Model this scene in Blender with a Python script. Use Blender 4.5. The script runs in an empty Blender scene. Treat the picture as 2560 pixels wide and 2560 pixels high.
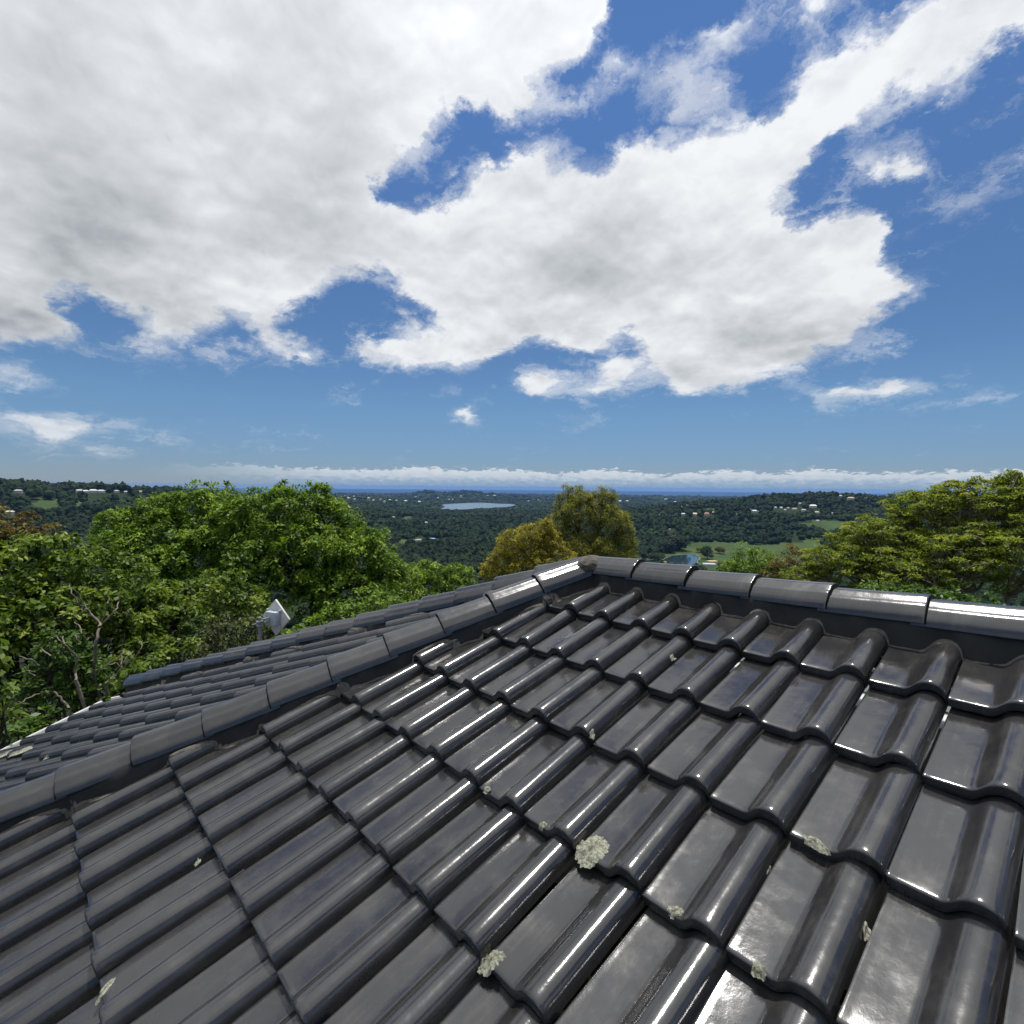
import bpy, bmesh, math, random
import numpy as np
from mathutils import Matrix, Vector
rad = math.radians
scene = bpy.context.scene
COL = scene.collection

# ------------------------------------------------------------------ camera, sky, sun, exposure
CAM = np.array([1.7669, -2.3821, 0.5119])
RGT = np.array([0.6710, 0.7414, 0.0083])
FWD = np.array([-0.7404, 0.6706, -0.0459])
UPV = np.array([-0.0395, 0.0247, 0.9989])
FPX = 1342.8            # focal length in pixels of the 2560 px photograph
cd = bpy.data.cameras.new("camera")
cd.sensor_width = 36.0
cd.lens = 36.0 * FPX / 2560.0
cd.clip_start = 0.02
cd.clip_end = 60000
cam = bpy.data.objects.new("camera", cd)
COL.objects.link(cam)
mw = Matrix(((RGT[0], UPV[0], -FWD[0], CAM[0]), (RGT[1], UPV[1], -FWD[1], CAM[1]), (RGT[2], UPV[2], -FWD[2], CAM[2]), (0, 0, 0, 1)))
cam.matrix_world = mw
scene.camera = cam
scene.view_settings.view_transform = 'Standard'
scene.view_settings.look = 'None'
scene.view_settings.exposure = 0.0
scene.view_settings.gamma = 1.0
scene.cycles.use_adaptive_sampling = True
scene.cycles.adaptive_threshold = 0.02
scene.cycles.max_bounces = 6
scene.cycles.diffuse_bounces = 3
scene.cycles.glossy_bounces = 3
scene.cycles.transmission_bounces = 3
scene.cycles.volume_bounces = 0
scene.cycles.sample_clamp_indirect = 6.0

SUN_EL, SUN_AZ = 75.0, -38.0      # azimuth from +Y, clockwise seen from above
SUN = np.array([math.cos(rad(SUN_EL)) * math.sin(rad(SUN_AZ)), math.cos(rad(SUN_EL)) * math.cos(rad(SUN_AZ)), math.sin(rad(SUN_EL))])
sd = bpy.data.lights.new("sun", 'SUN')
sd.energy = 4.0
sd.angle = rad(0.53)
sd.color = (1.0, 0.96, 0.90)
so = bpy.data.objects.new("sun", sd)
so.rotation_euler = Vector(SUN).to_track_quat('Z', 'Y').to_euler()
so.location = (0, 0, 60)
COL.objects.link(so)

VIEW_AZ = -47.83                  # bearing the camera looks along; cloud bearings are counted from it
POLYS = [(1.0, [(-46.6, 34.4), (-24.1, 42.4), (7.8, 44.9), (8.9, 40.4), (6.6, 38.7), (5.5, 37.1), (2.6, 36.5), (1.5, 34.6), (6.4, 34.8), (9.6, 34.8), (10.2, 34.2), (7.5, 33.4), (3.2, 32.9), (-0.7, 33.4), (-6.1, 34.7), (-8.5, 33.0), (-9.3, 32.2), (-8.5, 30.4), (-11.5, 30.1), (-13.8, 28.1), (-14.6, 26.9), (-8.5, 26.6), (-6.6, 28.7), (-3.9, 30.7), (-0.6, 31.2), (4.8, 30.6), (9.2, 29.3), (11.0, 30.2), (14.9, 31.4), (19.9, 31.6), (21.7, 32.4), (24.1, 31.0), (26.3, 31.9), (30.4, 33.9), (34.2, 34.6), (37.3, 35.3), (41.0, 37.4), (47.8, 34.2), (45.8, 31.5), (41.6, 31.0), (39.8, 30.3), (37.6, 29.2), (32.5, 29.9), (29.4, 29.0), (27.8, 26.7), (26.1, 24.7), (24.4, 23.6), (27.9, 23.0), (31.2, 23.4), (34.4, 21.9), (33.7, 19.3), (35.8, 16.8), (33.5, 15.2), (32.4, 13.2), (29.9, 12.8), (28.3, 10.9), (25.2, 10.9), (21.5, 9.4), (17.0, 9.7), (13.8, 12.1), (13.5, 14.4), (11.6, 13.7), (7.3, 14.1), (2.3, 15.2), (-0.5, 14.4), (-3.8, 12.5), (-10.4, 12.3), (-15.2, 12.3), (-18.3, 13.3), (-14.7, 14.9), (-12.8, 14.7), (-9.3, 15.9), (-7.1, 17.1), (-9.3, 18.2), (-12.5, 19.6), (-14.6, 20.6), (-17.2, 20.7), (-19.1, 19.5), (-19.7, 18.0), (-20.5, 17.0), (-23.1, 15.8), (-23.8, 14.7), (-21.7, 14.0), (-19.8, 13.0), (-21.7, 12.3), (-24.5, 13.7), (-27.2, 15.2), (-28.9, 15.0), (-31.5, 12.4), (-34.6, 12.4), (-33.0, 14.3), (-36.8, 14.7), (-39.1, 15.8), (-40.3, 14.6), (-39.9, 12.7), (-36.8, 12.2), (-39.6, 11.1), (-43.3, 10.9), (-47.4, 10.1)]), (0.75, [(12.4, 37.3), (16.2, 38.0), (18.6, 38.8), (22.0, 39.0), (25.5, 40.5), (31.2, 40.8), (32.1, 39.3), (25.6, 37.9), (22.0, 37.2), (20.7, 36.3), (19.7, 35.2), (16.8, 34.9), (13.3, 35.5)])]
PUFFS = [(3.5, 10.9, 2.7, 1.1, 0.85), (9.0, 10.2, 2.4, 1.0, 0.7), (10.9, 12.0, 3.2, 1.8, 0.75), (31.7, 8.3, 2.8, 0.6, 0.8), (34.5, 8.7, 2.0, 0.6, 0.75), (33.6, 25.7, 1.7, 0.6, 0.75), (35.7, 26.0, 1.4, 0.7, 0.7), (38.5, 24.7, 2.3, 0.6, 0.4), (41.6, 23.3, 1.8, 0.6, 0.8), (38.2, 22.2, 1.5, 0.4, 0.4), (17.3, 33.9, 2.7, 0.7, 0.6), (10.1, 36.2, 2.4, 1.1, 0.55), (22.1, 35.6, 3.6, 0.7, 0.5), (27.8, 37.4, 2.9, 1.2, 0.6), (29.1, 34.7, 2.1, 1.2, 0.4), (32.6, 28.9, 1.7, 1.3, 0.5), (27.2, 31.9, 1.7, 1.7, 0.45), (-43.0, 8.1, 1.7, 0.6, 0.85), (-41.7, 4.5, 4.4, 0.7, 0.85), (-39.1, 4.6, 2.1, 0.6, 0.75), (-40.7, 3.4, 1.6, 0.4, 0.6), (-36.8, 2.9, 1.0, 0.3, 0.6), (-4.6, 7.6, 1.3, 0.8, 0.65), (-17.1, 9.6, 0.7, 0.4, 0.5), (-32.8, 4.3, 2.4, 0.3, 0.4), (-25.1, 4.5, 1.4, 0.3, 0.35), (-19.8, 4.8, 1.7, 0.3, 0.35), (-36.2, 5.1, 1.5, 0.4, 0.35), (40.8, 7.5, 1.5, 0.4, 0.5), (35.1, 21.2, 0.8, 0.4, 0.5), (33.2, 12.2, 2.3, 0.6, 0.5), (31.6, 13.5, 1.5, 0.5, 0.5), (-33.5, 12.1, 2.4, 1.1, 0.6), (-27.7, 12.4, 2.7, 0.9, 0.6), (-21.7, 12.8, 2.4, 0.8, 0.55), (-11.5, 16.3, 1.9, 0.9, 0.7), (27.0, 10.0, 1.3, 0.5, 0.3), (-5.5, 9.7, 1.7, 0.4, 0.25), (35.3, 16.9, 1.3, 0.5, 0.5)]
GAPS = [(-10.9, 33.4, 2.4, 1.0, 0.25), (-35.3, 15.0, 2.3, 0.8, 0.25), (-12.8, 17.9, 3.2, 2.0, 0.5), (-18.7, 15.3, 3.5, 0.8, 0.4), (-6.6, 28.9, 1.6, 1.6, 0.5), (-20.1, 26.6, 1.4, 0.4, 0.6), (11.6, 14.7, 1.4, 1.5, 0.5), (27.0, 24.2, 1.3, 0.8, 0.4)]
GREYS = [(-40.1, 17.7, 9.6, 5.5, 0.75), (-42.3, 14.1, 5.2, 3.4, 0.95), (-26.7, 22.3, 8.5, 2.4, 0.6), (-36.5, 27.0, 13.6, 7.0, 0.5), (-32.6, 32.4, 14.5, 4.8, 0.35), (11.5, 22.2, 8.2, 3.1, 0.65), (23.7, 13.7, 5.8, 1.3, 1.0), (20.4, 14.4, 4.2, 2.0, 0.5), (-19.7, 23.0, 6.1, 2.1, 0.5), (-3.8, 17.7, 8.3, 1.4, 0.3), (-39.3, 22.7, 4.9, 2.1, 0.55), (-31.7, 22.8, 5.1, 2.0, 0.55), (-21.5, 28.8, 5.4, 2.6, 0.4), (11.6, 17.0, 7.2, 1.4, 0.4), (-41.5, 11.2, 5.0, 0.8, 0.6), (-24.5, 15.1, 7.3, 1.4, 0.35)]

class NG:
    """small helper to write node graphs"""
    def __init__(self, tree):
        self.t = tree; self.n = tree.nodes; self.l = tree.links
    def new(self, typ, **kw):
        nd = self.n.new(typ)
        for k, v in kw.items(): setattr(nd, k, v)
        return nd
    def put(self, sock, v):
        if v is None: return
        if isinstance(v, bpy.types.NodeSocket): self.l.new(v, sock)
        else: sock.default_value = v
    def m(self, op, a, b=None, c=None, clamp=False):
        nd = self.new('ShaderNodeMath', operation=op, use_clamp=clamp)
        for i, v in enumerate((a, b, c)): self.put(nd.inputs[i], v)
        return nd.outputs[0]
    def v(self, op, a, b=None, scale=None):
        nd = self.new('ShaderNodeVectorMath', operation=op)
        self.put(nd.inputs[0], a)
        if b is not None: self.put(nd.inputs[1], b)
        if scale is not None: self.put(nd.inputs['Scale'], scale)
        return nd.outputs['Value'] if op in ('DOT_PRODUCT', 'LENGTH') else nd.outputs['Vector']
    def comb(self, x, y, z):
        nd = self.new('ShaderNodeCombineXYZ')
        for i, v in enumerate((x, y, z)): self.put(nd.inputs[i], v)
        return nd.outputs[0]
    def sep(self, v):
        nd = self.new('ShaderNodeSeparateXYZ'); self.put(nd.inputs[0], v); return nd.outputs
    def noise(self, vec, scale, detail=4, rough=.5, dist=0, out='Fac'):
        nd = self.new('ShaderNodeTexNoise')
        self.put(nd.inputs['Vector'], vec); self.put(nd.inputs['Scale'], scale)
        nd.inputs['Detail'].default_value = detail; nd.inputs['Roughness'].default_value = rough; nd.inputs['Distortion'].default_value = dist
        return nd.outputs[out]
    def ss(self, x, a, b):
        nd = self.new('ShaderNodeMapRange', interpolation_type='SMOOTHSTEP')
        self.put(nd.inputs['Value'], x); self.put(nd.inputs['From Min'], a); self.put(nd.inputs['From Max'], b)
        return nd.outputs['Result']
    def lin(self, x, a, b, c=0., d=1.):
        nd = self.new('ShaderNodeMapRange')
        self.put(nd.inputs['Value'], x)
        for k, v in zip(('From Min', 'From Max', 'To Min', 'To Max'), (a, b, c, d)): self.put(nd.inputs[k], v)
        return nd.outputs['Result']
    def mix(self, f, a, b, blend='MIX'):
        nd = self.new('ShaderNodeMix', data_type='RGBA', blend_type=blend)
        self.put(nd.inputs['Factor'], f)
        for s, v in ((nd.inputs[6], a), (nd.inputs[7], b)):
            if isinstance(v, tuple) and len(v) == 3: v = v + (1.,)
            self.put(s, v)
        return nd.outputs[2]
    def ramp(self, x, stops, interp='LINEAR'):
        nd = self.new('ShaderNodeValToRGB'); cr = nd.color_ramp; cr.interpolation = interp
        self.put(nd.inputs[0], x)
        while len(cr.elements) < len(stops): cr.elements.new(0.5)
        for e, (p, c) in zip(cr.elements, stops):
            e.position = p; e.color = tuple(c) + ((1.,) if len(c) == 3 else ())
        return nd.outputs['Color']

def cloud_grid():
    """coverage and greyness of the cloud deck on a bearing/elevation grid"""
    AZ = np.linspace(-46.5, 46.5, 63); EL = np.concatenate([np.arange(0, 20, 1.25), np.arange(20, 46.1, 2.0)])
    fa = np.arange(-50, 50.01, .25); fe = np.arange(-1, 49, .25)
    GA, GE = np.meshgrid(fa, fe)
    cov = np.zeros_like(GA)
    for w, poly in POLYS:
        ins = np.zeros(GA.shape, bool); P = poly; j = len(P) - 1
        for i in range(len(P)):
            xi, yi = P[i]; xj, yj = P[j]
            if yi != yj:
                ins ^= ((yi > GE) != (yj > GE)) & (GA < (xj - xi) * (GE - yi) / (yj - yi) + xi)
            j = i
        cov = np.maximum(cov, w * ins)
    def blur(a, n):
        for _ in range(n):
            p = np.pad(a, 1, mode='edge')
            a = (p[1:-1, 1:-1] * 2 + p[:-2, 1:-1] + p[2:, 1:-1] + p[1:-1, :-2] + p[1:-1, 2:]) / 6
        return a
    cov = blur(cov, 26)
    def bump(L, sharp):
        o = np.zeros_like(GA)
        for a, e, ra, re, w in L:
            q = ((GA - a) / max(ra, .8)) ** 2 + ((GE - e) / max(re, .8)) ** 2
            o = np.maximum(o, w * np.exp(-q * sharp)) if sharp > .6 else np.maximum(o, w * np.exp(-q * sharp))
        return o
    for a, e, ra, re, w in PUFFS:
        q = ((GA - a) / max(ra, .9)) ** 2 + ((GE - e) / max(re, .7)) ** 2
        cov = np.maximum(cov, min(1, w * 1.22) * np.exp(-q * .6))
    for a, e, ra, re, w in GAPS:
        q = ((GA - a) / ra) ** 2 + ((GE - e) / re) ** 2
        cov = cov * (1 - w * np.exp(-q * .8))
    grey = blur(bump(GREYS, .55), 6)
    out = []
    for e in EL:
        je = int(round((e + 1) / .25))
        row = []
        for a in AZ:
            ja = int(round((a + 50) / .25))
            row.append((float(cov[je, ja]), float(grey[je, ja])))
        out.append(row)
    return AZ, EL, out

def sky_row(g, fx, vals):
    """one line of the cloud survey as a small node group holding a colour ramp (filled before use: much faster)"""
    t = bpy.data.node_groups.new('cloud_row', 'ShaderNodeTree')
    t.interface.new_socket('x', in_out='INPUT', socket_type='NodeSocketFloat'); t.interface.new_socket('c', in_out='OUTPUT', socket_type='NodeSocketColor')
    r = t.nodes.new('ShaderNodeValToRGB'); cr = r.color_ramp; n = len(vals)
    for _ in range(n - 2): cr.elements.new(.5)
    for k, (e, (c, s)) in enumerate(zip(cr.elements, vals)): e.position = k / (n - 1); e.color = (c, s, 0, 1)
    i, o = t.nodes.new('NodeGroupInput'), t.nodes.new('NodeGroupOutput')
    t.links.new(i.outputs[0], r.inputs[0]); t.links.new(r.outputs[0], o.inputs[0])
    nd = g.new('ShaderNodeGroup'); nd.node_tree = t; g.put(nd.inputs[0], fx)
    return nd.outputs[0]
def build_world():
    w = bpy.data.worlds.new("World"); scene.world = w; w.use_nodes = True
    t = w.node_tree; t.nodes.clear(); g = NG(t)
    sky = g.new('ShaderNodeTexSky', sky_type='NISHITA')
    sky.sun_disc = False
    sky.sun_elevation = rad(SUN_EL); sky.sun_rotation = rad(SUN_AZ)
    sky.altitude = 100; sky.air_density = 1.0; sky.dust_density = 0.0; sky.ozone_density = 2.2
    d = g.v('NORMALIZE', g.new('ShaderNodeTexCoord').outputs['Generated'])
    sx, sy, sz = g.sep(d)
    ca, sa = math.cos(rad(VIEW_AZ)), math.sin(rad(VIEW_AZ))
    rx = g.v('DOT_PRODUCT', d, (ca, -sa, 0)); fy = g.v('DOT_PRODUCT', d, (sa, ca, 0))
    az = g.m('MULTIPLY', g.m('ARCTAN2', rx, fy), 57.29578)
    el = g.m('MULTIPLY', g.m('ARCSINE', sz), 57.29578)
    inv = g.m('DIVIDE', 1.5, g.m('MAXIMUM', g.m('ADD', sz, .42), .2))
    q = g.v('SCALE', g.comb(sx, sy, g.m('MULTIPLY', sz, .8)), scale=inv)
    # ragged edges: warp the lookup position
    wn = g.v('SUBTRACT', g.noise(q, 5.0, 9, .68, 0, 'Color'), (.5, .5, .5))
    wx, wy, wz = g.sep(wn)
    azw = g.m('MULTIPLY_ADD', wx, g.m('MULTIPLY_ADD', sz, 16.0, 2.5), az); elw = g.m('MULTIPLY_ADD', wy, g.m('MULTIPLY', g.m('MULTIPLY_ADD', sz, .95, .05), 13.0), el)
    AZ, EL, rows = cloud_grid()
    e0 = g.m('MINIMUM', g.m('MAXIMUM', elw, 0.), 46.0)
    es = g.m('ADD', g.m('MULTIPLY', g.m('MINIMUM', e0, 20.0), .8), g.m('MULTIPLY', g.m('MAXIMUM', g.m('SUBTRACT', e0, 20.0), 0.), .5))
    halves = []
    for h in (0, 1):
        fx = g.m('MULTIPLY_ADD', azw, 1 / 46.5, 1.0 - h, clamp=True); acc = None
        for i, row in enumerate(rows):
            rc = sky_row(g, fx, row[31 * h:31 * h + 32])
            wt = g.m('SUBTRACT', 1.0, g.m('ABSOLUTE', g.m('SUBTRACT', es, float(i))), clamp=True)
            sc = g.v('SCALE', rc, scale=wt)
            acc = sc if acc is None else g.v('ADD', acc, sc)
        halves.append(acc)
    cv, gr, _ = g.sep(g.mix(g.m('GREATER_THAN', azw, 0.), halves[0], halves[1]))
    # outside the surveyed sky: noise cloud, extra overhead added for brighter tile reflections
    n0 = g.m('ADD', g.noise(q, 1.3, 3, .5), g.m('MULTIPLY', g.m('MAXIMUM', g.m('MINIMUM', az, 60.), -60.), -.0008))
    far = g.m('MAXIMUM', g.ss(g.m('ABSOLUTE', az), 44., 56.), g.ss(el, 41., 48.))
    cv = g.m('ADD', g.m('MULTIPLY', cv, g.m('SUBTRACT', 1.0, far)), g.m('MULTIPLY', g.ss(g.m('ADD', n0, g.m('MULTIPLY', g.ss(el, 40., 50.), .26)), .42, .66), g.m('MULTIPLY', far, g.ss(el, 8., 16.))))
    f1 = g.noise(q, 4.6, 12, .64, .35)
    q2 = g.v('ADD', q, g.v('SCALE', g.comb(sx, sy, 0.0), scale=g.m('MULTIPLY', inv, -.05)))
    f2 = g.noise(q2, 4.0, 3.5, .55, .25)
    f1s = g.noise(q, 4.0, 3.5, .55, .25)
    f3 = g.noise(q, 2.2, 4, .5)
    dn = g.m('ADD', g.m('MULTIPLY', g.m('SUBTRACT', cv, .48), 1.45), g.m('MULTIPLY', g.m('SUBTRACT', f1, .5), 2.0))
    veil = g.ss(g.noise(q, 1.7, 3, .5), .48, .66)
    core = g.ss(dn, -.12, .46)
    qs = g.v('ADD', g.v('MULTIPLY', q, (1.0, 1.0, 1.6)), g.v('SCALE', wn, scale=.35))
    wsp = g.noise(qs, 6.5, 9, .63, .6)
    dv = g.m('ADD', g.m('SUBTRACT', cv, .36), g.m('MULTIPLY', g.m('SUBTRACT', wsp, .5), 1.7))
    al = g.m('MAXIMUM', core, g.m('MULTIPLY', g.ss(dv, -.22, .55), g.m('MULTIPLY_ADD', veil, .32, .58)))
    al = g.m('MULTIPLY', al, g.m('MULTIPLY', g.ss(el, 1.2, 3.0), g.m('MULTIPLY_ADD', g.ss(el, 2., 14.), .22, .78)))
    q3 = g.v('ADD', q, g.v('SCALE', g.comb(sx, sy, 0.0), scale=g.m('MULTIPLY', inv, -.022)))
    relief = g.m('ADD', g.m('MULTIPLY', g.m('SUBTRACT', f1s, f2), .95), g.m('MULTIPLY', g.m('SUBTRACT', g.noise(q, 10.0, 4, .55, .3), g.noise(q3, 10.0, 4, .55, .3)), .55))
    thick = g.ss(cv, .45, 1.0)
    gf = g.m('ADD', g.m('MULTIPLY', gr, g.m('ADD', g.m('MULTIPLY_ADD', f3, 1.7, -.16), g.m('MULTIPLY', g.m('SUBTRACT', f1s, .5), .9))), g.m('MULTIPLY', thick, g.m('MULTIPLY', g.m('SUBTRACT', f3, .34), 1.0)))
    gf = g.m('SUBTRACT', gf, g.m('MULTIPLY', relief, .9), clamp=True)
    ccol = g.ramp(gf, [(0, (.86, .88, .905)), (.30, (.69, .715, .745)), (.7, (.49, .52, .55)), (1, (.32, .35, .375))])
    skyc = g.v('SCALE', sky.outputs[0], scale=SKY_K)
    hz = g.m('SUBTRACT', 1.0, g.ss(el, 0., 14.))
    skyc = g.v('MULTIPLY', skyc, g.mix(g.ss(el, 0., 9.), (.40, .53, .84), (.535, .71, .90)))
    skyc = g.v('SCALE', skyc, scale=g.m('MULTIPLY_ADD', g.ss(el, 12., 40.), .42, 1.0))
    # cloud colour raised round the sun, added so the roof tiles reflect more light
    th = g.m('MULTIPLY', g.m('ARCCOSINE', g.m('MINIMUM', g.v('DOT_PRODUCT', d, tuple(float(v) for v in SUN)), 1.0)), 57.29578)
    glow = g.m('MULTIPLY_ADD', g.m('EXPONENT', g.m('MULTIPLY', g.m('MULTIPLY', th, th), -1 / 26.0 ** 2)), 1.15, 1.0)
    ccol = g.v('SCALE', ccol, scale=glow)
    c1 = g.mix(al, skyc, ccol)
    # the long bank of cumulus low over the sea
    bn = g.noise(g.comb(g.m('MULTIPLY', az, .30), g.m('MULTIPLY', el, .85), 0.), 3.6, 8, .62, .2)
    bl = g.noise(g.comb(g.m('MULTIPLY', az, .16), 3.7, 0.), 1.0, 3, .5)
    top = g.m('ADD', 1.85, g.m('ADD', g.m('MULTIPLY', g.m('SUBTRACT', bl, .5), 1.9), g.m('MULTIPLY', g.m('SUBTRACT', bn, .5), 1.9)))
    ba = g.ss(g.m('SUBTRACT', top, el), 0., .24)
    ba = g.m('MULTIPLY', ba, g.m('MULTIPLY', g.ss(az, -36., -14.), g.m('SUBTRACT', 1.0, g.m('MULTIPLY', g.ss(az, 70., 90.), 1.))))
    bc = g.ramp(g.m('ADD', g.m('MULTIPLY', el, .47), g.m('MULTIPLY', g.m('SUBTRACT', bn, .5), .8)), [(0, (.24, .36, .52)), (.28, (.33, .445, .59)), (.52, (.56, .63, .71)), (.85, (.70, .745, .79))])
    c2 = g.mix(g.m('MULTIPLY', ba, .88), c1, bc)
    bg = g.new('ShaderNodeBackground'); g.put(bg.inputs[0], c2); bg.inputs[1].default_value = 1.0
    out = g.new('ShaderNodeOutputWorld'); g.l.new(bg.outputs[0], out.inputs[0])
SKY_K = 0.085
SKY_TINT = (1.0, 1.0, 1.0)
build_world()
# ------------------------------------------------------------------ helpers
def tag(o, label=None, cat=None, group=None, kind=None):
    if label: o['label'] = label
    if cat: o['category'] = cat
    if group: o['group'] = group
    if kind: o['kind'] = kind
    return o
def empty(name, loc, label, cat, group=None):
    o = bpy.data.objects.new(name, None); COL.objects.link(o); o.location = Vector(loc); o.empty_display_size = .3
    return tag(o, label, cat, group)
def link(name, me, parent=None):
    """links a mesh whose vertices are in world coordinates; under a parent they become local to it"""
    o = bpy.data.objects.new(name, me); COL.objects.link(o)
    if parent is not None:
        o.parent = parent
        root = parent
        off = Vector((0, 0, 0))
        while root is not None: off += Vector(root.location); root = root.parent
        me.transform(Matrix.Translation(-off))
    return o
def quads(name, V, F, mat, tint=None, smooth=False, uv=None):
    """mesh from numpy arrays: V (n,3), F (m,4) or (m,3)"""
    V = np.asarray(V, np.float32); F = np.asarray(F, np.int32)
    me = bpy.data.meshes.new(name); k = F.shape[1]
    me.vertices.add(len(V)); me.vertices.foreach_set('co', V.ravel())
    me.loops.add(F.size); me.loops.foreach_set('vertex_index', F.ravel())
    me.polygons.add(len(F)); me.polygons.foreach_set('loop_start', np.arange(0, F.size, k, dtype=np.int32))
    me.polygons.foreach_set('loop_total', np.full(len(F), k, np.int32))
    me.polygons.foreach_set('use_smooth', np.full(len(F), smooth))
    if tint is not None:
        at = me.attributes.new('tint', 'FLOAT', 'FACE'); at.data.foreach_set('value', np.asarray(tint, np.float32))
    for m_ in (mat if isinstance(mat, (list, tuple)) else [mat]): me.materials.append(m_)
    me.update(calc_edges=True); me.validate()
    return me
def bm_mesh(name, bm, mat, smooth=None):
    me = bpy.data.meshes.new(name); bm.normal_update(); bm.to_mesh(me); bm.free()
    for m_ in (mat if isinstance(mat, (list, tuple)) else [mat]): me.materials.append(m_)
    if smooth is not None:
        me.polygons.foreach_set('use_smooth', [True] * len(me.polygons)); me.set_sharp_from_angle(angle=rad(smooth))
    return me
def cat_arrays(parts):
    V, F, n = [], [], 0
    for v, f in parts:
        V.append(v); F.append(f + n); n += len(v)
    return np.concatenate(V), np.concatenate(F)
def tubes(paths, sides=6):
    """paths: list of (points (n,3), radii (n,)) -> V, F(quads)"""
    parts = []
    ang = np.linspace(0, 2 * np.pi, sides, endpoint=False)
    for P, R in paths:
        P = np.asarray(P, float); R = np.asarray(R, float); n = len(P)
        T = np.gradient(P, axis=0); T /= np.linalg.norm(T, axis=1)[:, None] + 1e-9
        ref = np.where(np.abs(T[:, 2:3]) > .9, np.array([[1., 0, 0]]), np.array([[0, 0, 1.]]))
        A = np.cross(T, ref); A /= np.linalg.norm(A, axis=1)[:, None] + 1e-9
        B = np.cross(T, A)
        V = P[:, None] + R[:, None, None] * (np.cos(ang)[None, :, None] * A[:, None] + np.sin(ang)[None, :, None] * B[:, None])
        V = V.reshape(-1, 3); F = []
        for i in range(n - 1):
            for j in range(sides):
                k = (j + 1) % sides
                F.append((i * sides + j, i * sides + k, (i + 1) * sides + k, (i + 1) * sides + j))
        parts.append((V, np.array(F)))
    return cat_arrays(parts)
def curve3(a, b, bend, rng, n=6):
    """a gently arching polyline from a to b"""
    a = np.asarray(a, float); b = np.asarray(b, float); L = np.linalg.norm(b - a)
    t = np.linspace(0, 1, n)[:, None]
    off = rng.normal(0, 1, 3) * bend * L
    w = np.cumsum(rng.normal(0, bend * .25 * L, (n, 3)), axis=0); w -= w[0]; w -= t * w[-1]
    return a + (b - a) * t + 4 * t * (1 - t) * off + w
def box(bm, c, s, rot=None, bevel=0):
    r = bmesh.ops.create_cube(bm, size=1.0); vs = r['verts']
    M = Matrix.Translation(Vector(c)) @ (rot.to_4x4() if rot is not None else Matrix.Identity(4)) @ Matrix.Diagonal((s[0], s[1], s[2], 1))
    bmesh.ops.transform(bm, matrix=M, verts=vs)
    if bevel:
        es = list({e for v in vs for e in v.link_edges})
        bmesh.ops.bevel(bm, geom=es, offset=bevel, segments=2, affect='EDGES', profile=.5)
def dirpx(px, py):
    d = RGT * ((px - 1280) / FPX) + FWD + UPV * ((1280 - py) / FPX)
    return d / np.linalg.norm(d)
def at(px, py, D):
    """the point D metres away (horizontally) on the bearing and elevation a photo point has from the viewpoint"""
    d = dirpx(px, py); return CAM + d * (D / math.hypot(d[0], d[1]))

# ------------------------------------------------------------------ materials
def mat(name):
    m_ = bpy.data.materials.new(name); m_.use_nodes = True; t = m_.node_tree; t.nodes.clear(); g = NG(t)
    out = g.new('ShaderNodeOutputMaterial'); bs = g.new('ShaderNodeBsdfPrincipled'); g.l.new(bs.outputs[0], out.inputs[0])
    return m_, g, bs, out
def set_in(g, bs, **kw):
    names = dict(col='Base Color', rough='Roughness', spec='Specular IOR Level', metal='Metallic', normal='Normal', coat='Coat Weight', coatr='Coat Roughness')
    for k, v in kw.items():
        if isinstance(v, tuple) and len(v) == 3: v = v + (1.,)
        g.put(bs.inputs[names[k]], v)
def bump(g, h, strength, dist):
    b = g.new('ShaderNodeBump'); g.put(b.inputs['Height'], h); b.inputs['Strength'].default_value = strength; b.inputs['Distance'].default_value = dist
    return b.outputs[0]
def tile_material(name, base, rough, wob=1.0):
    m_, g, bs, out = mat(name)
    P = g.new('ShaderNodeNewGeometry').outputs['Position']
    tint = g.new('ShaderNodeAttribute', attribute_name='tint').outputs['Fac']
    streak = g.noise(g.v('MULTIPLY', P, (70., 5., 5.)), 1.0, 4, .6)
    dust = g.noise(P, 9, 6, .62); fine = g.noise(P, 160, 4, .65); blot = g.noise(P, 38, 4, .55)
    speck = g.noise(P, 420, 2, .5)
    c = g.mix(g.lin(tint, 0, 1, 0, 1), base, tuple(x * 1.55 for x in base))
    c = g.mix(g.m('MULTIPLY', g.ss(dust, .45, .75), .35), c, (.080, .076, .068))
    c = g.mix(g.m('MULTIPLY', g.m('MULTIPLY', g.ss(streak, .5, .75), g.ss(dust, .3, .7)), .38), c, (.095, .088, .078))
    c = g.mix(g.m('MULTIPLY', g.ss(blot, .62, .78), .18), c, (.085, .075, .062))
    c = g.mix(g.m('MULTIPLY', g.ss(speck, .74, .80), .55), c, (.16, .155, .14))
    r = g.m('ADD', g.m('MULTIPLY_ADD', g.ss(dust, .4, .8), .10, rough), g.m('MULTIPLY', g.m('SUBTRACT', blot, .5), .12))
    h = g.m('ADD', g.m('MULTIPLY', g.noise(P, 16, 2, .5), .75), g.m('MULTIPLY', fine, .14))
    set_in(g, bs, col=c, rough=r, spec=.85, normal=bump(g, h, .55 * wob, .0022))
    return m_
def plain(name, col, rough=.6, spec=.3, metal=0, nscale=0, namt=.25, bumpd=0):
    m_, g, bs, out = mat(name)
    P = g.new('ShaderNodeNewGeometry').outputs['Position']
    c = col
    if nscale:
        n = g.noise(P, nscale, 5, .6)
        c = g.mix(g.ss(n, .3, .7), tuple(x * (1 - namt) for x in col), tuple(min(1, x * (1 + namt)) for x in col))
        if bumpd: set_in(g, bs, normal=bump(g, n, .7, bumpd))
    set_in(g, bs, col=c, rough=rough, spec=spec, metal=metal)
    return m_
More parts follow.
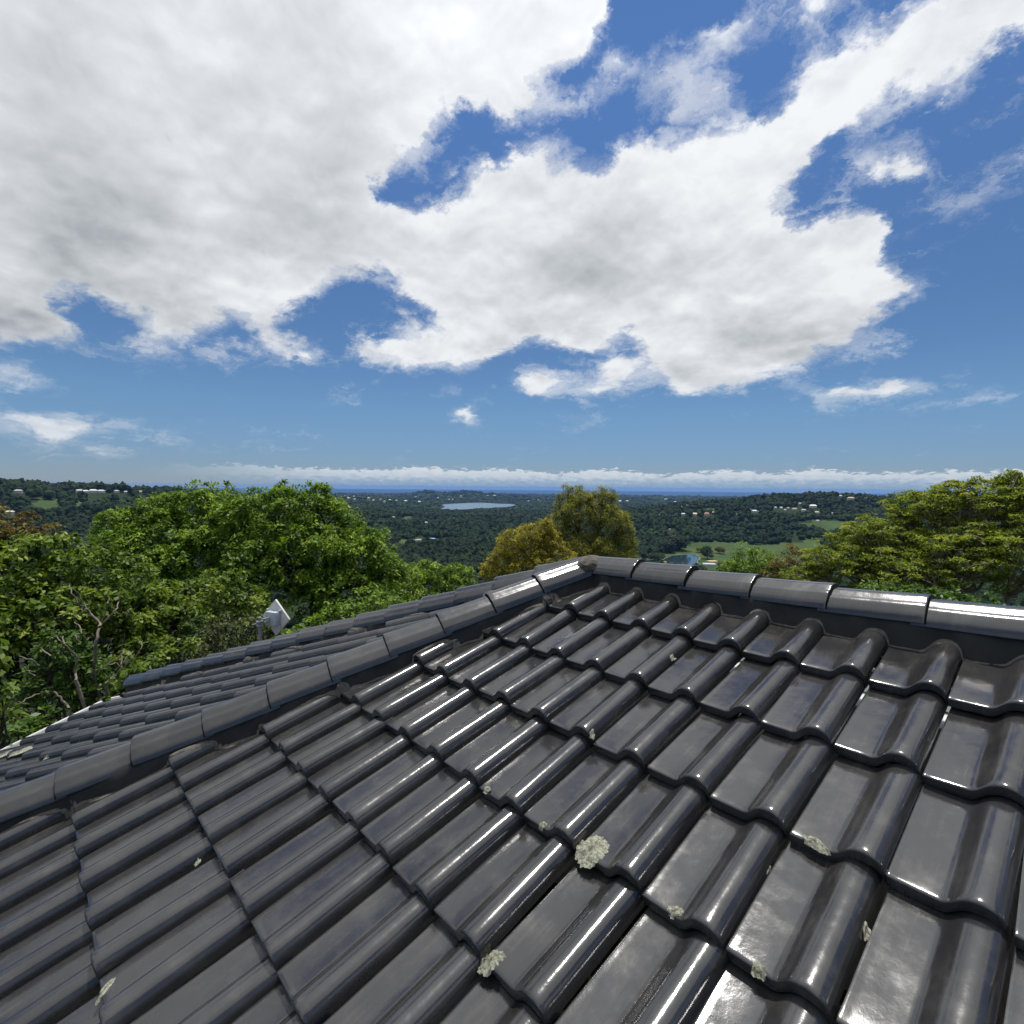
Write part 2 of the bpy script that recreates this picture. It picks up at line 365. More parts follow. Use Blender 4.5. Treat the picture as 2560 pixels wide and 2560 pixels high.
def leaf_material(name, stops, trans=.32, rough=.5, spec=.25, tcol=None):
    m_, g, bs, out = mat(name)
    tint = g.new('ShaderNodeAttribute', attribute_name='tint').outputs['Fac']
    c = g.ramp(tint, stops)
    set_in(g, bs, col=c, rough=rough, spec=spec)
    tr = g.new('ShaderNodeBsdfTranslucent')
    g.put(tr.inputs[0], g.mix(1.0, c, (1.05, 1.10, .50), 'MULTIPLY'))
    mx = g.new('ShaderNodeMixShader'); mx.inputs[0].default_value = trans
    g.l.new(bs.outputs[0], mx.inputs[1]); g.l.new(tr.outputs[0], mx.inputs[2]); g.l.new(mx.outputs[0], out.inputs[0])
    return m_
M_TILE = tile_material('glazed_charcoal_tile', (.020, .0195, .0205), .125)
M_CAP = tile_material('glazed_charcoal_cap', (.024, .0235, .025), .14, .8)
M_MORT = plain('dark_painted_mortar', (.026, .0255, .025), .65, .3, nscale=14, namt=.15, bumpd=.002)
M_SMEAR = plain('bare_grey_mortar', (.115, .105, .090), .9, .15, nscale=45, namt=.3, bumpd=.004)
M_CEM = plain('brown_grey_cement', (.095, .086, .074), .9, .15, nscale=22, namt=.3, bumpd=.006)  # light brown-grey cement of the apex patch
M_GAP = plain('black_joint_shadow', (.006, .006, .006), .8, .1)  # shadow of the cap joints, painted black on the cap ends
def lichen_material():
    m_, g, bs, out = mat('grey_green_lichen')
    P = g.new('ShaderNodeNewGeometry').outputs['Position']
    n = g.noise(P, 140, 5, .7); n2 = g.noise(P, 420, 3, .6)
    c = g.ramp(n, [(.32, (.10, .095, .07)), (.46, (.25, .25, .19)), (.58, (.42, .43, .34)), (.75, (.55, .56, .46))])
    set_in(g, bs, col=c, rough=.95, spec=.1, normal=bump(g, g.m('ADD', n, g.m('MULTIPLY', n2, .5)), 1.0, .006))
    return m_
M_LICH = lichen_material()
M_GUT = plain('white_gutter_metal', (.60, .60, .585), .4, .5, nscale=4, namt=.04)
M_WALL = plain('rendered_wall', (.42, .38, .32), .85, .2, nscale=6, namt=.1, bumpd=.003)

# ------------------------------------------------------------------ the roof
TW, TG = .21012, .345           # cover width and gauge of a tile
PITCH = rad(19.918); TP = math.tan(PITCH); CP = math.cos(PITCH); SP = math.sin(PITCH)
APX = np.array([-.2, .04, .0145])
LIFT = .036                     # butt thickness: each course lies this much above the next at its lower end
PROF_X = np.array([.003, .013, .03, .06, .10, .28, .43, .455, .48, .51, .54, .57, .60, .63, .66, .69, .72, .755, .79, .825, .86, .89, .92, .945, .965, .976])
PROF_H = np.array([.0008, .0014, .0012, .0004, 0, 0, 0, .0008, .0025, .0062, .0120, .0190, .0260, .0320, .0367, .0400, .0422, .0435, .0438, .0430, .0408, .0375, .0322, .0245, .0130, -.006])
class Slope:
    def __init__(s, phi, O, rows, cols):
        s.phi = phi
        s.dh = np.array([-math.sin(phi), -math.cos(phi), 0.])            # horizontal downslope
        s.d = np.array([s.dh[0] * CP, s.dh[1] * CP, -SP])
        u = -s.dh; s.e = np.array([u[1], -u[0], 0.])                     # to the right, looking upslope
        s.n = np.cross(s.e, -s.d); s.O = np.asarray(O, float); s.rows = rows; s.cols = cols
    def z(s, x, y):
        """height of the reference plane"""
        return s.O[2] - TP * ((x - s.O[0]) * s.dh[0] + (y - s.O[1]) * s.dh[1])
    def top(s, x, y):
        """height of the tile surface itself"""
        z0 = s.z(x, y); r = np.stack([x - s.O[0], y - s.O[1]], -1)
        ss_ = (r @ s.dh[:2]) / CP; xx = (r @ s.e[:2]) / TW
        fr = xx - np.floor(xx); j = np.ceil(ss_ / TG - 1e-6)
        h = np.interp(fr, PROF_X, PROF_H) - LIFT * (j - ss_ / TG)
        return z0 + h / CP
    def mesh(s, name, material, clips, seed):
        rng = np.random.default_rng(seed)
        sec = np.array([-TG - .045, -TG * .66, -TG * .33, -.06, -.022, -.012, -.006, -.0025, -.0006])
        nose = np.array([0, 0, 0, 0, .0001, .0005, .0013, .0028, .0055])
        m_ = len(PROF_X); parts = []; tint = []
        k = 1 + .9 * np.clip(PROF_H, 0, 1) / .0465
        for j in s.rows:
            for i in s.cols:
                rows_ = []
                for a, nz in zip(sec, nose):
                    h = PROF_H + LIFT * (a / TG) - nz * k
                    rows_.append(np.stack([PROF_X * TW, np.full(m_, a), h], 1))
                rows_.append(np.stack([PROF_X * TW, np.full(m_, -.0010), PROF_H - .0315], 1))
                rows_.append(np.stack([PROF_X * TW, np.full(m_, -.05), PROF_H - .0322 - LIFT * .05 / TG], 1))
                V = np.concatenate(rows_)
                V[:, 2] += rng.normal(0, .0012) + rng.normal(0, .0050) * (V[:, 0] / TW - .5) * .6
                V[:, 0] += rng.normal(0, .0012) + rng.normal(0, .005) * (V[:, 1] / TG)
                V[:, 1] += rng.normal(0, .0024)
                V[:, 0] += i * TW; V[:, 1] += j * TG
                W_ = s.O + V[:, 0:1] * s.e + V[:, 1:2] * s.d + V[:, 2:3] * s.n
                F = []
                for a in range(len(rows_) - 1):
                    for b in range(m_ - 1):
                        F.append((a * m_ + b, (a + 1) * m_ + b, (a + 1) * m_ + b + 1, a * m_ + b + 1))
                parts.append((W_, np.array(F))); tint += [float(np.clip(rng.normal(.4, .28), 0, 1))] * len(F)
        V, F = cat_arrays(parts)
        me = quads(name, V, F, material, tint, smooth=True)
        if clips:
            bm = bmesh.new(); bm.from_mesh(me)
            for co, no in clips:
                bmesh.ops.bisect_plane(bm, geom=bm.verts[:] + bm.edges[:] + bm.faces[:], plane_co=Vector(co), plane_no=Vector(no), clear_outer=True)
            bm.to_mesh(me); bm.free()
        me.set_sharp_from_angle(angle=rad(42))
        return me
P45 = rad(45)
A_L = np.array([-.2, .04, .056])
S_main = Slope(0.0, (0, 0, 0), range(1, 14), range(-11, 24))
S_left = Slope(rad(44.5), (-1.999, -2.279, -1.001), range(-9, 5), range(-9, 12))
S_west = Slope(rad(90), (-.2 - .08, .04, .02), range(1, 14), range(-11, 11))
S_nw = Slope(rad(135), (-.2 - .08, .04 + .05, .02), range(1, 14), range(-11, 11))
S_back = Slope(rad(180), (0, .08, 0.0), range(1, 14), range(-24, 12))
def hipdir(a): return np.array([-math.sin(a), -math.cos(a), 0.])
HIP = [rad(22.6), rad(67.2), rad(112.5), rad(157.5)]
def hip_plane(a, keep):
    """vertical plane through the hip of bearing a; keep = +1 keeps the side of larger bearing"""
    h = hipdir(a); nrm = np.array([h[1], -h[0], 0.])      # for a=0: h=(0,-1) -> (-1,0): towards larger bearings
    return (APX, tuple(-keep * nrm))
house = empty('house', (0.6, 0.04, -4.7), 'house with dark glazed tile hip roof filling the foreground', 'house')
slopes = []
for S, nm, clips, sd_ in ((S_main, 'roof_slope', [hip_plane(HIP[0], -1)], 1), (S_left, 'roof_slope', [hip_plane(HIP[0], 1), hip_plane(HIP[1], -1)], 2),
                          (S_west, 'roof_slope', [hip_plane(HIP[1], 1), hip_plane(HIP[2], -1)], 3), (S_nw, 'roof_slope', [hip_plane(HIP[2], 1), hip_plane(HIP[3], -1)], 4),
                          (S_back, 'roof_slope', [hip_plane(HIP[3], 1)], 5)):
    if S is S_main: pass
    slopes.append(link(nm, S.mesh(nm, M_TILE, clips, sd_), house))
slopes[0]['label'] = 'wide near slope of glossy charcoal tiles'
slopes[1]['label'] = 'narrow hip-end slope beyond the near hip, seen edge-on'

# caps ---------------------------------------------------------------
CAP_HALF = [(0, .0890), (.010, .0888), (.019, .0875), (.026, .0850), (.033, .0805), (.047, .0700), (.053, .0662), (.060, .0632), (.066, .0595), (.072, .0545), (.084, .0395), (.089, .0340), (.094, .0270), (.099, .0150), (.102, 0.)]
CAPS = np.array([(-y, z) for y, z in CAP_HALF[::-1]] + CAP_HALF[1:])
cap_rng = np.random.default_rng(12)
def cap_mesh(P0, t, up, side, L, over):
    """one ridge tile from P0 along t; its far end rides over the next tile"""
    m_ = len(CAPS); rows_ = []
    sec = [(-.030, -.0105, .945), (.004, -.0095, .95), (L * .35, -.0055, .965), (L * .7, -.0015, .985), (L - .03, .0020, 1.0), (L - .005, .0030, 1.003), (L - .0016, .0026, 1.002), (L, .0012, .997)]
    for a, dz, sc in sec: rows_.append((a, dz, CAPS[:, 0] * sc, CAPS[:, 1] * sc))
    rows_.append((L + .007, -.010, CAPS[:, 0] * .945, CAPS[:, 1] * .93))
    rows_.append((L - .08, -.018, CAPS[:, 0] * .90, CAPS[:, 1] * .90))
    V = []
    for a, dz, yy, zz in rows_:
        hz_ = zz + dz
        if dz < -.0098 and a > .1: hz_ = np.maximum(hz_, .003)
        V.append(P0 + a * t + yy[:, None] * side + hz_[:, None] * up)
    V = np.concatenate(V); F = []
    for a in range(len(rows_) - 1):
        for b in range(m_ - 1): F.append((a * m_ + b, a * m_ + b + 1, (a + 1) * m_ + b + 1, (a + 1) * m_ + b))
    F = np.array(F)
    c = P0 + t * L * .5
    V = c + (V - c) @ np.array(Matrix.Rotation(cap_rng.normal(0, .017), 3, Vector(up)))
    V = V + up * cap_rng.normal(0, .002)
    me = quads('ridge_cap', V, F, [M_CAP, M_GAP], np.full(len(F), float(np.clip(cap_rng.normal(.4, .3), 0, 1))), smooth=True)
    mi = np.zeros(len(F), np.int32); mi[-2 * (m_ - 1):] = 1; me.polygons.foreach_set('material_index', mi)  # last two strips black: the joint's shade put into the colour
    return me
def cap_run(bearing, slope, start, spacing, n, base_up, first_label=None):
    """a line of caps from the apex; slope = fall per horizontal metre"""
    h = hipdir(bearing) if slope else np.array([1., 0, 0])
    t = np.array([h[0], h[1], -slope]); ln = np.linalg.norm(t); t = t / ln
    side = np.cross(t, np.array([0, 0, 1.])); side /= np.linalg.norm(side); up = np.cross(side, t)
    objs = []
    for i in range(n):
        P0 = APX + np.array([0, 0, base_up]) + t * (start + i * spacing)
        me = cap_mesh(P0, t, up, side, spacing + .004, 0)
        me.set_sharp_from_angle(angle=rad(50))
        objs.append(link('ridge_cap', me, house))
    return t, side, up, objs
FALL = TP * math.cos(P45 / 2)
t_r, s_r, u_r, caps_r = cap_run(0, 0, .010, .308, 15, .028)
t_h1, s_h1, u_h1, caps_h1 = cap_run(HIP[0], FALL, .075, .286, 16, .044)
t_h2, s_h2, u_h2, caps_h2 = cap_run(HIP[1], FALL - .0145, .06, .286, 16, .040)
cap_run(HIP[2], FALL, .06, .286, 3, .034); cap_run(HIP[3], FALL, .06, .286, 3, .034)

# mortar bedding ------------------------------------------------------
def bedding(name, t, side, S, start, length, base_up, out_top, out_bot, seed, smear=True, ztop=.028):
    """dark mortar wall between the caps and the tiles on one side of a ridge or hip, and the bare smear along its foot"""
    rng = np.random.default_rng(seed)
    n = int(length / .008); a = np.linspace(start, start + length, n)
    L0 = APX + np.array([0, 0, base_up]) + a[:, None] * t
    sh = np.array([side[0], side[1], 0.]); sh /= np.linalg.norm(sh)
    def wob(sc, am):
        k = max(3, int(length / sc)); return np.interp(a, np.linspace(start, start + length, k), rng.normal(0, am, k))
    w1 = wob(.05, .0035) + wob(.015, .0012); w2 = wob(.07, .006)
    rows_ = []
    top = L0 + sh * (out_top - .02) + np.array([0, 0, ztop - .004]); rows_.append(top)
    top = L0 + sh * (out_top + w1 * .5)[:, None] + np.array([0, 0, ztop - .012]); rows_.append(top)
    foot = L0 + sh * (out_bot + w2)[:, None]; foot[:, 2] = S.top(foot[:, 0], foot[:, 1])
    zlow = S.z(foot[:, 0], foot[:, 1]) - .05
    for f in (.33, .66):
        m_ = top * (1 - f) + foot * f; m_ += sh * (w1 * 1.0)[:, None]
        m_[:, 2] = top[:, 2] * (1 - f) + zlow * f; rows_.append(m_)
    b = foot.copy(); b[:, 2] = zlow; rows_.append(b)
    V = np.concatenate(rows_); F = []
    for r in range(len(rows_) - 1):
        for i in range(n - 1): F.append((r * n + i, r * n + i + 1, (r + 1) * n + i + 1, (r + 1) * n + i))
    o = link(name, quads(name, V, np.array(F), M_MORT, smooth=True), house)
    if smear:
        wd = np.abs(wob(.05, .006)) + np.abs(wob(.012, .002)) + .002
        wd = wd * np.clip(wob(.16, 1.0) + .8, .08, 1.3)
        r1 = L0 + sh * (out_bot + w2 - .012)[:, None]; r2 = L0 + sh * (out_bot + w2 + wd * .45)[:, None]; r3 = L0 + sh * (out_bot + w2 + wd)[:, None]
        S_top = S.top
        mx = lambda r: np.maximum.reduce([S_top(r[:, 0] + k * t[0], r[:, 1] + k * t[1]) for k in (-.004, 0, .004)])
        r1[:, 2] = mx(r1) + .006; r2[:, 2] = mx(r2) + .0035 + rng.normal(0, .0008, n); r3[:, 2] = S_top(r3[:, 0], r3[:, 1]) - .0015
        V = np.concatenate([r1, r2, r3]); F = []
        for r in range(2):
            for i in range(n - 1):
                F.append((r * n + i, r * n + i + 1, (r + 1) * n + i + 1, (r + 1) * n + i))
        so_ = link('mortar_smear', quads('mortar_smear', V, np.array(F), M_SMEAR, smooth=True), o)
    return o
bedding('mortar_bedding', t_r, s_r, S_main, -.03, 4.6, .028, .086, .100, 21)
bedding('mortar_bedding', t_h1, -s_h1, S_main, .03, 4.55, .044, .086, .104, 22)
bedding('mortar_bedding', t_h1, s_h1, S_left, .10, 4.5, .044, .086, .126, 23, smear=False)
bedding('mortar_bedding', t_h2, -s_h2, S_left, .10, 4.5, .040, .086, .125, 24)
bedding('mortar_bedding', t_h2, s_h2, S_west, .10, 4.5, .040, .092, .140, 25, smear=False)
# rough cement lump where the caps meet
bm = bmesh.new()
bmesh.ops.create_icosphere(bm, subdivisions=5, radius=1.0)
rng = np.random.default_rng(5)
from mathutils import noise as mnoise
for v in bm.verts:
    p = v.co.copy(); n_ = mnoise.fractal(p * 2.6, .6, 2.2, 5) * .06 + mnoise.noise(p * 9) * .012
    v.co = Vector((p.x * .080, p.y * .108, p.z * .060)) * (1 + n_)
    v.co += Vector((APX[0] + .010, APX[1] - .030, APX[2] + .052))
link('cement_patch', bm_mesh('cement_patch', bm, M_CEM, 80), house)

# gutters, fascia, walls ----------------------------------------------
EAVE = 4.455
def eave_corner(b1, b2):
    """plan point where the eaves of two slopes meet"""
    n1, n2 = hipdir(b1)[:2], hipdir(b2)[:2]
    return np.linalg.solve(np.array([n1, n2]), np.array([EAVE + n1 @ APX[:2], EAVE + n2 @ APX[:2]]))
pts = [np.array([6.2, APX[1] - EAVE]), eave_corner(0, P45), eave_corner(P45, 2 * P45), eave_corner(2 * P45, 3 * P45), eave_corner(3 * P45, 4 * P45), np.array([6.2, APX[1] + EAVE])]
ZE = -1.607
for a, b in zip(pts[:-1], pts[1:]):
    d = np.array([*(b - a), 0.]); L = np.linalg.norm(d); d /= L; o_ = np.array([-d[1], d[0], 0.]); o_ *= -1 if o_ @ np.array([*(a - APX[:2]), 0]) < 0 else 1
    prof = [(-.02, -.02), (-.02, -.115), (.095, -.115), (.105, -.10), (.105, -.012), (.118, -.004), (.118, .004), (.100, .004), (.097, -.008), (.097, -.105), (-.015, -.108), (-.015, -.02)]
    V = np.array([np.array([p[0], p[1], ZE]) + o_ * u + np.array([0, 0, w_]) for p in (a, b) for u, w_ in prof]); k = len(prof)
    F = np.array([(i, (i + 1) % k, k + (i + 1) % k, k + i) for i in range(k)])
    link('gutter', quads('gutter', V, F, M_GUT), house)
ins = .55
wall = []
def inset_corner(b1, b2):
    n1, n2 = hipdir(b1)[:2], hipdir(b2)[:2]
    return np.linalg.solve(np.array([n1, n2]), np.array([EAVE - ins + n1 @ APX[:2], EAVE - ins + n2 @ APX[:2]]))
wp = [np.array([6.0, APX[1] - EAVE + ins]), inset_corner(0, P45), inset_corner(P45, 2 * P45), inset_corner(2 * P45, 3 * P45), inset_corner(3 * P45, 4 * P45), np.array([6.0, APX[1] + EAVE - ins])]
k = len(wp); V = np.array([[*p, z] for z in (-4.9, -1.72) for p in wp]); F = np.array([(i, (i + 1) % k, k + (i + 1) % k, k + i) for i in range(k)])
link('wall', quads('wall', V, F, M_WALL), house)
# soffit closes the eaves from below
V = np.array([[*p, -1.745] for p in pts] + [[*p, -1.745] for p in wp]); F = np.array([(i, i + 1, k + i + 1, k + i) for i in range(k - 1)])
link('soffit', quads('soffit', V, F, M_GUT), house)

# lichen ---------------------------------------------------------------
def lichen(px, py, S, ra, rb, ang, seed, label, off=(0, 0), hgt=.003, spiky=.22, base=None):
    rng = np.random.default_rng(seed)
    d = dirpx(px, py)
    # follow the line of sight onto the tile surface
    lo, hi = .5, 9.0; prev = .5
    for tt in np.arange(.5, 9, .004):
        p = CAM + d * tt
        if p[2] < S.top(np.array([p[0]]), np.array([p[1]]))[0]: break
    c = p
    n = 88; rings = [0, .35, .7, .9, 1.0]
    th = np.linspace(0, 2 * np.pi, n, endpoint=False)
    rr = 1 + sum(rng.normal(0, spiky / (k_ ** .7)) * np.cos(k_ * th + rng.uniform(0, 6.3)) for k_ in range(2, 26)) * .6
    V = []
    e = S.e; dd = S.d
    for r in rings:
        a = np.cos(th) * rr * r * ra; b = np.sin(th) * rr * r * rb
        x_ = a * math.cos(ang) - b * math.sin(ang); y_ = a * math.sin(ang) + b * math.cos(ang)
        P = c + x_[:, None] * e + y_[:, None] * dd
        z_ = S.top(P[:, 0], P[:, 1])
        pl_ = c[2] - TP * ((P - c) @ S.dh)
        z_ = np.clip(z_, pl_ - .006, pl_ + .005)
        P[:, 2] = z_ + np.where(r < 1, hgt * (1 - r ** 3) + rng.normal(0, hgt * .22, n), -.0015)
        V.append(P)
    V = np.concatenate(V); F = []
    for r in range(len(rings) - 1):
        for i in range(n): j = (i + 1) % n; F.append((r * n + i, (r + 1) * n + i, (r + 1) * n + j, r * n + j))
    o = link('lichen_patch', quads('lichen_patch', V, np.array(F), M_LICH, smooth=True), slopes[0] if S is S_main else slopes[1])
    o['label'] = label
Z4 = lambda x, y: (1280 + x * .33126, 1920 + y * .33126)
Z5 = lambda x, y: (1920 + x * .33126, 1920 + y * .33126)
Z7 = lambda x, y: (x * .33126, 1920 + y * .33126)
Z6 = lambda x, y: (640 + x * .33126, 1920 + y * .33126)
Z1 = lambda x, y: (1280 + x * .33126, 1280 + y * .33126)
lichen(*Z4(610, 615), S_main, .040, .052, .2, 1, 'largest lichen patch, crusty grey-green, at a tile corner', spiky=.16, hgt=.006)
lichen(*Z6(1780, 1455), S_main, .020, .034, .3, 2, 'ragged lichen patch on the lower tile left of centre', spiky=.2, hgt=.005)
lichen(*Z4(1235, 1078), S_main, .017, .014, 0, 3, 'round lichen button on a tile butt edge below the largest patch')
lichen(*Z4(1862, 1520), S_main, .014, .013, .3, 4, 'small pale lichen on a lower right tile edge')
lichen(*Z4(235, 432), S_main, .012, .011, 0, 5, 'tiny round lichen left of the largest patch')
lichen(*Z5(360, 565), S_main, .032, .012, .25, 6, 'two-lobed lichen along a right tile butt edge')
lichen(*Z5(738, 1220), S_main, .013, .028, 1.9, 7, 'fan-shaped feathery lichen on the side of a roll', spiky=.3)
lichen(*Z5(878, 762), S_main, .010, .008, 0, 8, 'small lichen tuft at the foot of a roll on the right')
lichen(*Z7(800, 1665), S_main, .012, .030, -.6, 9, 'pale oval lichen near the lower left corner', spiky=.1)
lichen(*Z7(1495, 683), S_main, .012, .020, -.8, 10, 'feathery pale lichen on a roll at the left', spiky=.4)
lichen(*Z6(1745, 162), S_main, .013, .011, 0, 11, 'pale lichen dot on a butt edge in the middle of the slope')
lichen(*Z1(1210, 1098), S_main, .012, .012, 0, 12, 'feathery lichen on an upper roll below the ridge', spiky=.5)
lichen(*Z1(605, 1672), S_main, .015, .011, .6, 13, 'lichen tuft beside a roll end in the middle rows', spiky=.3)
lichen(*Z5(12, 785), S_main, .008, .016, .5, 14, 'small upright lichen on a roll side', spiky=.4)
lichen(52, 1878, S_left, .05, .08, .2, 15, 'mossy brown-green patch on the hip-end tiles near the gutter', hgt=.006)
lichen(15, 1884, S_left, .05, .06, .2, 16, 'mossy patch at the far left of the hip-end tiles', hgt=.006)
lichen(117, 1893, S_left, .018, .018, 0, 17, 'pale lichen dot on a hip-end roll nose', hgt=.005)
# ------------------------------------------------------------------ land and sea
SEA = -104.5
AZ0 = rad(VIEW_AZ)
def polar(x, y):
    """range and bearing (degrees from the view bearing) of a plan point"""
    dx, dy = x - CAM[0], y - CAM[1]
    a = np.degrees(np.arctan2(dx, dy) - AZ0); a = (a + 180) % 360 - 180
    return np.hypot(dx, dy), a
def planxy(r, a):
    t = AZ0 + np.radians(a); return CAM[0] + r * np.sin(t), CAM[1] + r * np.cos(t)
_nr = np.random.default_rng(77)
_W = [(10 ** _nr.uniform(-2.9, -2.0), _nr.uniform(0, 6.3), _nr.uniform(0, 6.3)) for _ in range(26)]
def undul(x, y):
    s = 0
    for f, th, ph in _W: s = s + np.sin(2 * np.pi * f * (x * math.cos(th) + y * math.sin(th)) + ph) * (.0022 / f) ** .6
    return s / len(_W) ** .5
R_T = [0, 9, 14, 30, 60, 120, 250, 450, 620, 800, 1200, 2000, 3500, 6000, 7000, 7400, 60000]
Z_T = [-4.75, -4.8, -5.3, -8, -15, -32, -62, -86, -93.5, -95, -95.5, -97.2, -99, -101, -102.5, -106, -160]
def ground(x, y):
    x = np.asarray(x, float); y = np.asarray(y, float)
    r, a = polar(x, y)
    z = np.interp(r, R_T, Z_T)
    amp = np.interp(r, [0, 40, 300, 600, 900, 1500, 5500, 7000], [0, .2, 3, .6, 4.5, 6, 4, 0])
    flat = np.exp(-((a + 5) / 9.) ** 4 - ((r - 2750) / 900) ** 4)
    z = z + undul(x, y) * amp * (1 - flat)
    # wooded ridge on the left
    crest = np.interp(a, [-75, -52, -43.6, -37.5, -33.5, -28, -20, -14, -8], [40, 86, 90, 86, 79, 71, 48, 22, 0])
    z = z + crest * np.exp(-(np.clip(np.abs(r - 1350) - 60, 0, None) / 430) ** 2)
    # suburb hill left of the lake
    z = z + 34 * np.exp(-((a + 17) / 7.5) ** 2 - ((r - 2700) / 500) ** 2)
    # rise with scattered houses on the right
    crest = np.interp(a, [4, 9, 15, 21, 26, 29, 34, 45, 70], [0, 22, 36, 52, 66, 71, 70, 74, 60])
    z = z + crest * np.exp(-(np.clip(np.abs(r - 1560) - 40, 0, None) / 420) ** 2)
    # two volcanic cones before the coast
    for aa, hh, w in ((-9.1, 46, 1.7), (-5.3, 44, 2.4), (-1.5, 20, 3.0)):
        z = z + hh * np.exp(-np.abs((a - aa) / w) ** 2.4 - ((r - 5400) / 500) ** 2)
    return z
def sight(px, py, lift=0., r0=60., r1=9000.):
    """plan point where the line of sight through a photo point meets the land"""
    d = dirpx(px, py); d = d / math.hypot(d[0], d[1])
    t = np.geomspace(r0, r1, 6000); P = CAM + t[:, None] * d
    hit = np.nonzero(P[:, 2] < ground(P[:, 0], P[:, 1]) + lift)[0]
    return P[hit[0]] if len(hit) else None

# ground sheet: a polar grid, fine near the viewpoint's sector
rr = np.concatenate([[0], np.geomspace(3, 7600, 210)])
aa = np.unique(np.concatenate([np.linspace(-56, 56, 340), np.linspace(56, 304, 80)]))[:-1]
GR, GA_ = np.meshgrid(rr, aa, indexing='ij')
gx, gy = planxy(GR, GA_); gz = ground(gx, gy); na = len(aa)
V = np.stack([gx.ravel(), gy.ravel(), gz.ravel()], 1)
I, J = np.meshgrid(np.arange(1, len(rr) - 1), np.arange(na), indexing='ij'); K = (J + 1) % na
F = np.stack([(I * na + J).ravel(), (I * na + K).ravel(), ((I + 1) * na + K).ravel(), ((I + 1) * na + J).ravel()], 1)[:, ::-1]
# meadows: plan polygons of open grass
def region(pp): return [tuple(sight(*p)[:2]) for p in pp]
MEADOW = [region(p) for p in (
    [(1600, 1398), (1700, 1372), (1722, 1356), (1800, 1355), (1900, 1362), (2000, 1352), (2060, 1350), (2040, 1420), (1850, 1425), (1620, 1425)],
    [(1972, 1318), (1990, 1306), (2060, 1301), (2180, 1302), (2180, 1345), (2010, 1325)],
    [(985, 1306), (1010, 1292), (1032, 1291), (1032, 1306), (1000, 1311)], [(1058, 1294), (1085, 1288), (1096, 1292), (1075, 1298)],
    [(1128, 1298), (1142, 1295), (1146, 1305), (1130, 1306)], [(1172, 1296), (1200, 1292), (1205, 1302), (1178, 1303)],
    [(985, 1362), (1000, 1351), (1100, 1346), (1128, 1346), (1126, 1357), (1040, 1356), (1000, 1366)],
    [(60, 1258), (100, 1249), (150, 1251), (155, 1268), (110, 1275), (70, 1268)], [(175, 1270), (190, 1256), (228, 1254), (232, 1272), (200, 1279)], [(108, 1226), (112, 1222), (142, 1222), (140, 1229)],
    [(1500, 1283), (1540, 1274), (1560, 1276), (1540, 1284)], [(1715, 1281), (1760, 1272), (1790, 1273), (1760, 1283)])]
def inside(poly, x, y):
    r = np.zeros(np.shape(x), bool); j = len(poly) - 1
    for i in range(len(poly)):
        xi, yi = poly[i]; xj, yj = poly[j]
        if yi != yj: r ^= ((yi > y) != (yj > y)) & (x < (xj - xi) * (y - yi) / (yj - yi) + xi)
        j = i
    return r
def ground_material():
    m_, g, bs, out = mat('land_cover')
    P = g.new('ShaderNodeNewGeometry').outputs['Position']
    n1 = g.noise(P, .012, 6, .6); n2 = g.noise(P, .15, 5, .65); n3 = g.noise(P, .045, 4, .6)
    grass = g.mix(g.ss(n1, .35, .65), (.034, .062, .018), (.060, .088, .029))
    grass = g.mix(g.m('MULTIPLY', g.ss(n3, .5, .7), .5), grass, (.085, .10, .034))
    wild = g.mix(g.ss(n2, .3, .7), (.012, .022, .008), (.026, .040, .013))
    md = g.new('ShaderNodeAttribute', attribute_name='tint').outputs['Fac']
    set_in(g, bs, col=g.mix(md, wild, grass), rough=.95, spec=.1, normal=bump(g, n2, .6, .4))
    return m_
fc = V[F].mean(1); md = np.zeros(len(F), np.float32)
for p in MEADOW: md = np.maximum(md, inside(p, fc[:, 0], fc[:, 1]))
tag(link('ground', quads('ground', V, F, ground_material(), md, smooth=True)), kind='structure')

# sea and still water
def water_material(name, col, rough, wave, scale):
    m_, g, bs, out = mat(name)
    P = g.new('ShaderNodeNewGeometry').outputs['Position']
    n = g.noise(P, scale, 4, .6)
    set_in(g, bs, col=col, rough=rough, spec=.12 if rough > .55 else .5, normal=bump(g, n, wave, 1.0 / scale * .12))
    return m_
ang = np.linspace(0, 2 * np.pi, 128, endpoint=False)
V = np.concatenate([np.stack([CAM[0] + R_ * np.cos(ang), CAM[1] + R_ * np.sin(ang), np.full(128, SEA)], 1) for R_ in (5000, 20500)])
F = np.array([(i, (i + 1) % 128, 128 + (i + 1) % 128, 128 + i) for i in range(128)])[:, ::-1]
tag(link('sea', quads('sea', V, F, water_material('sea_water', (.003, .040, .112), .6, .5, .02))), kind='structure')
def pool(name, outline, lift, m_):
    z = max(float(ground(*p)) for p in outline) + lift
    bm = bmesh.new(); bm.faces.new([bm.verts.new((p[0], p[1], z)) for p in outline]); bmesh.ops.recalc_face_normals(bm, faces=bm.faces)
    if bm.faces[:][0].normal.z < 0: bmesh.ops.reverse_faces(bm, faces=bm.faces[:])
    return tag(link(name, bm_mesh(name, bm, m_)), kind='structure')
def smooth_outline(pts_, n=8, amp=0, seed=0):
    rng = np.random.default_rng(seed); P = np.array(pts_); out = []
    for i in range(len(P)):
        p0, p1, p2, p3 = P[i - 1], P[i], P[(i + 1) % len(P)], P[(i + 2) % len(P)]
        for t in np.arange(n) / n:
            out.append(.5 * ((2 * p1) + (p2 - p0) * t + (2 * p0 - 5 * p1 + 4 * p2 - p3) * t * t + (3 * p1 - p0 - 3 * p2 + p3) * t ** 3))
    return np.array(out) + rng.normal(0, amp, (len(out), 2))
M_LAKE = water_material('lake_water', (.10, .13, .15), .22, .25, .3)
M_POND = water_material('pond_water', (.02, .04, .05), .06, .12, .8)
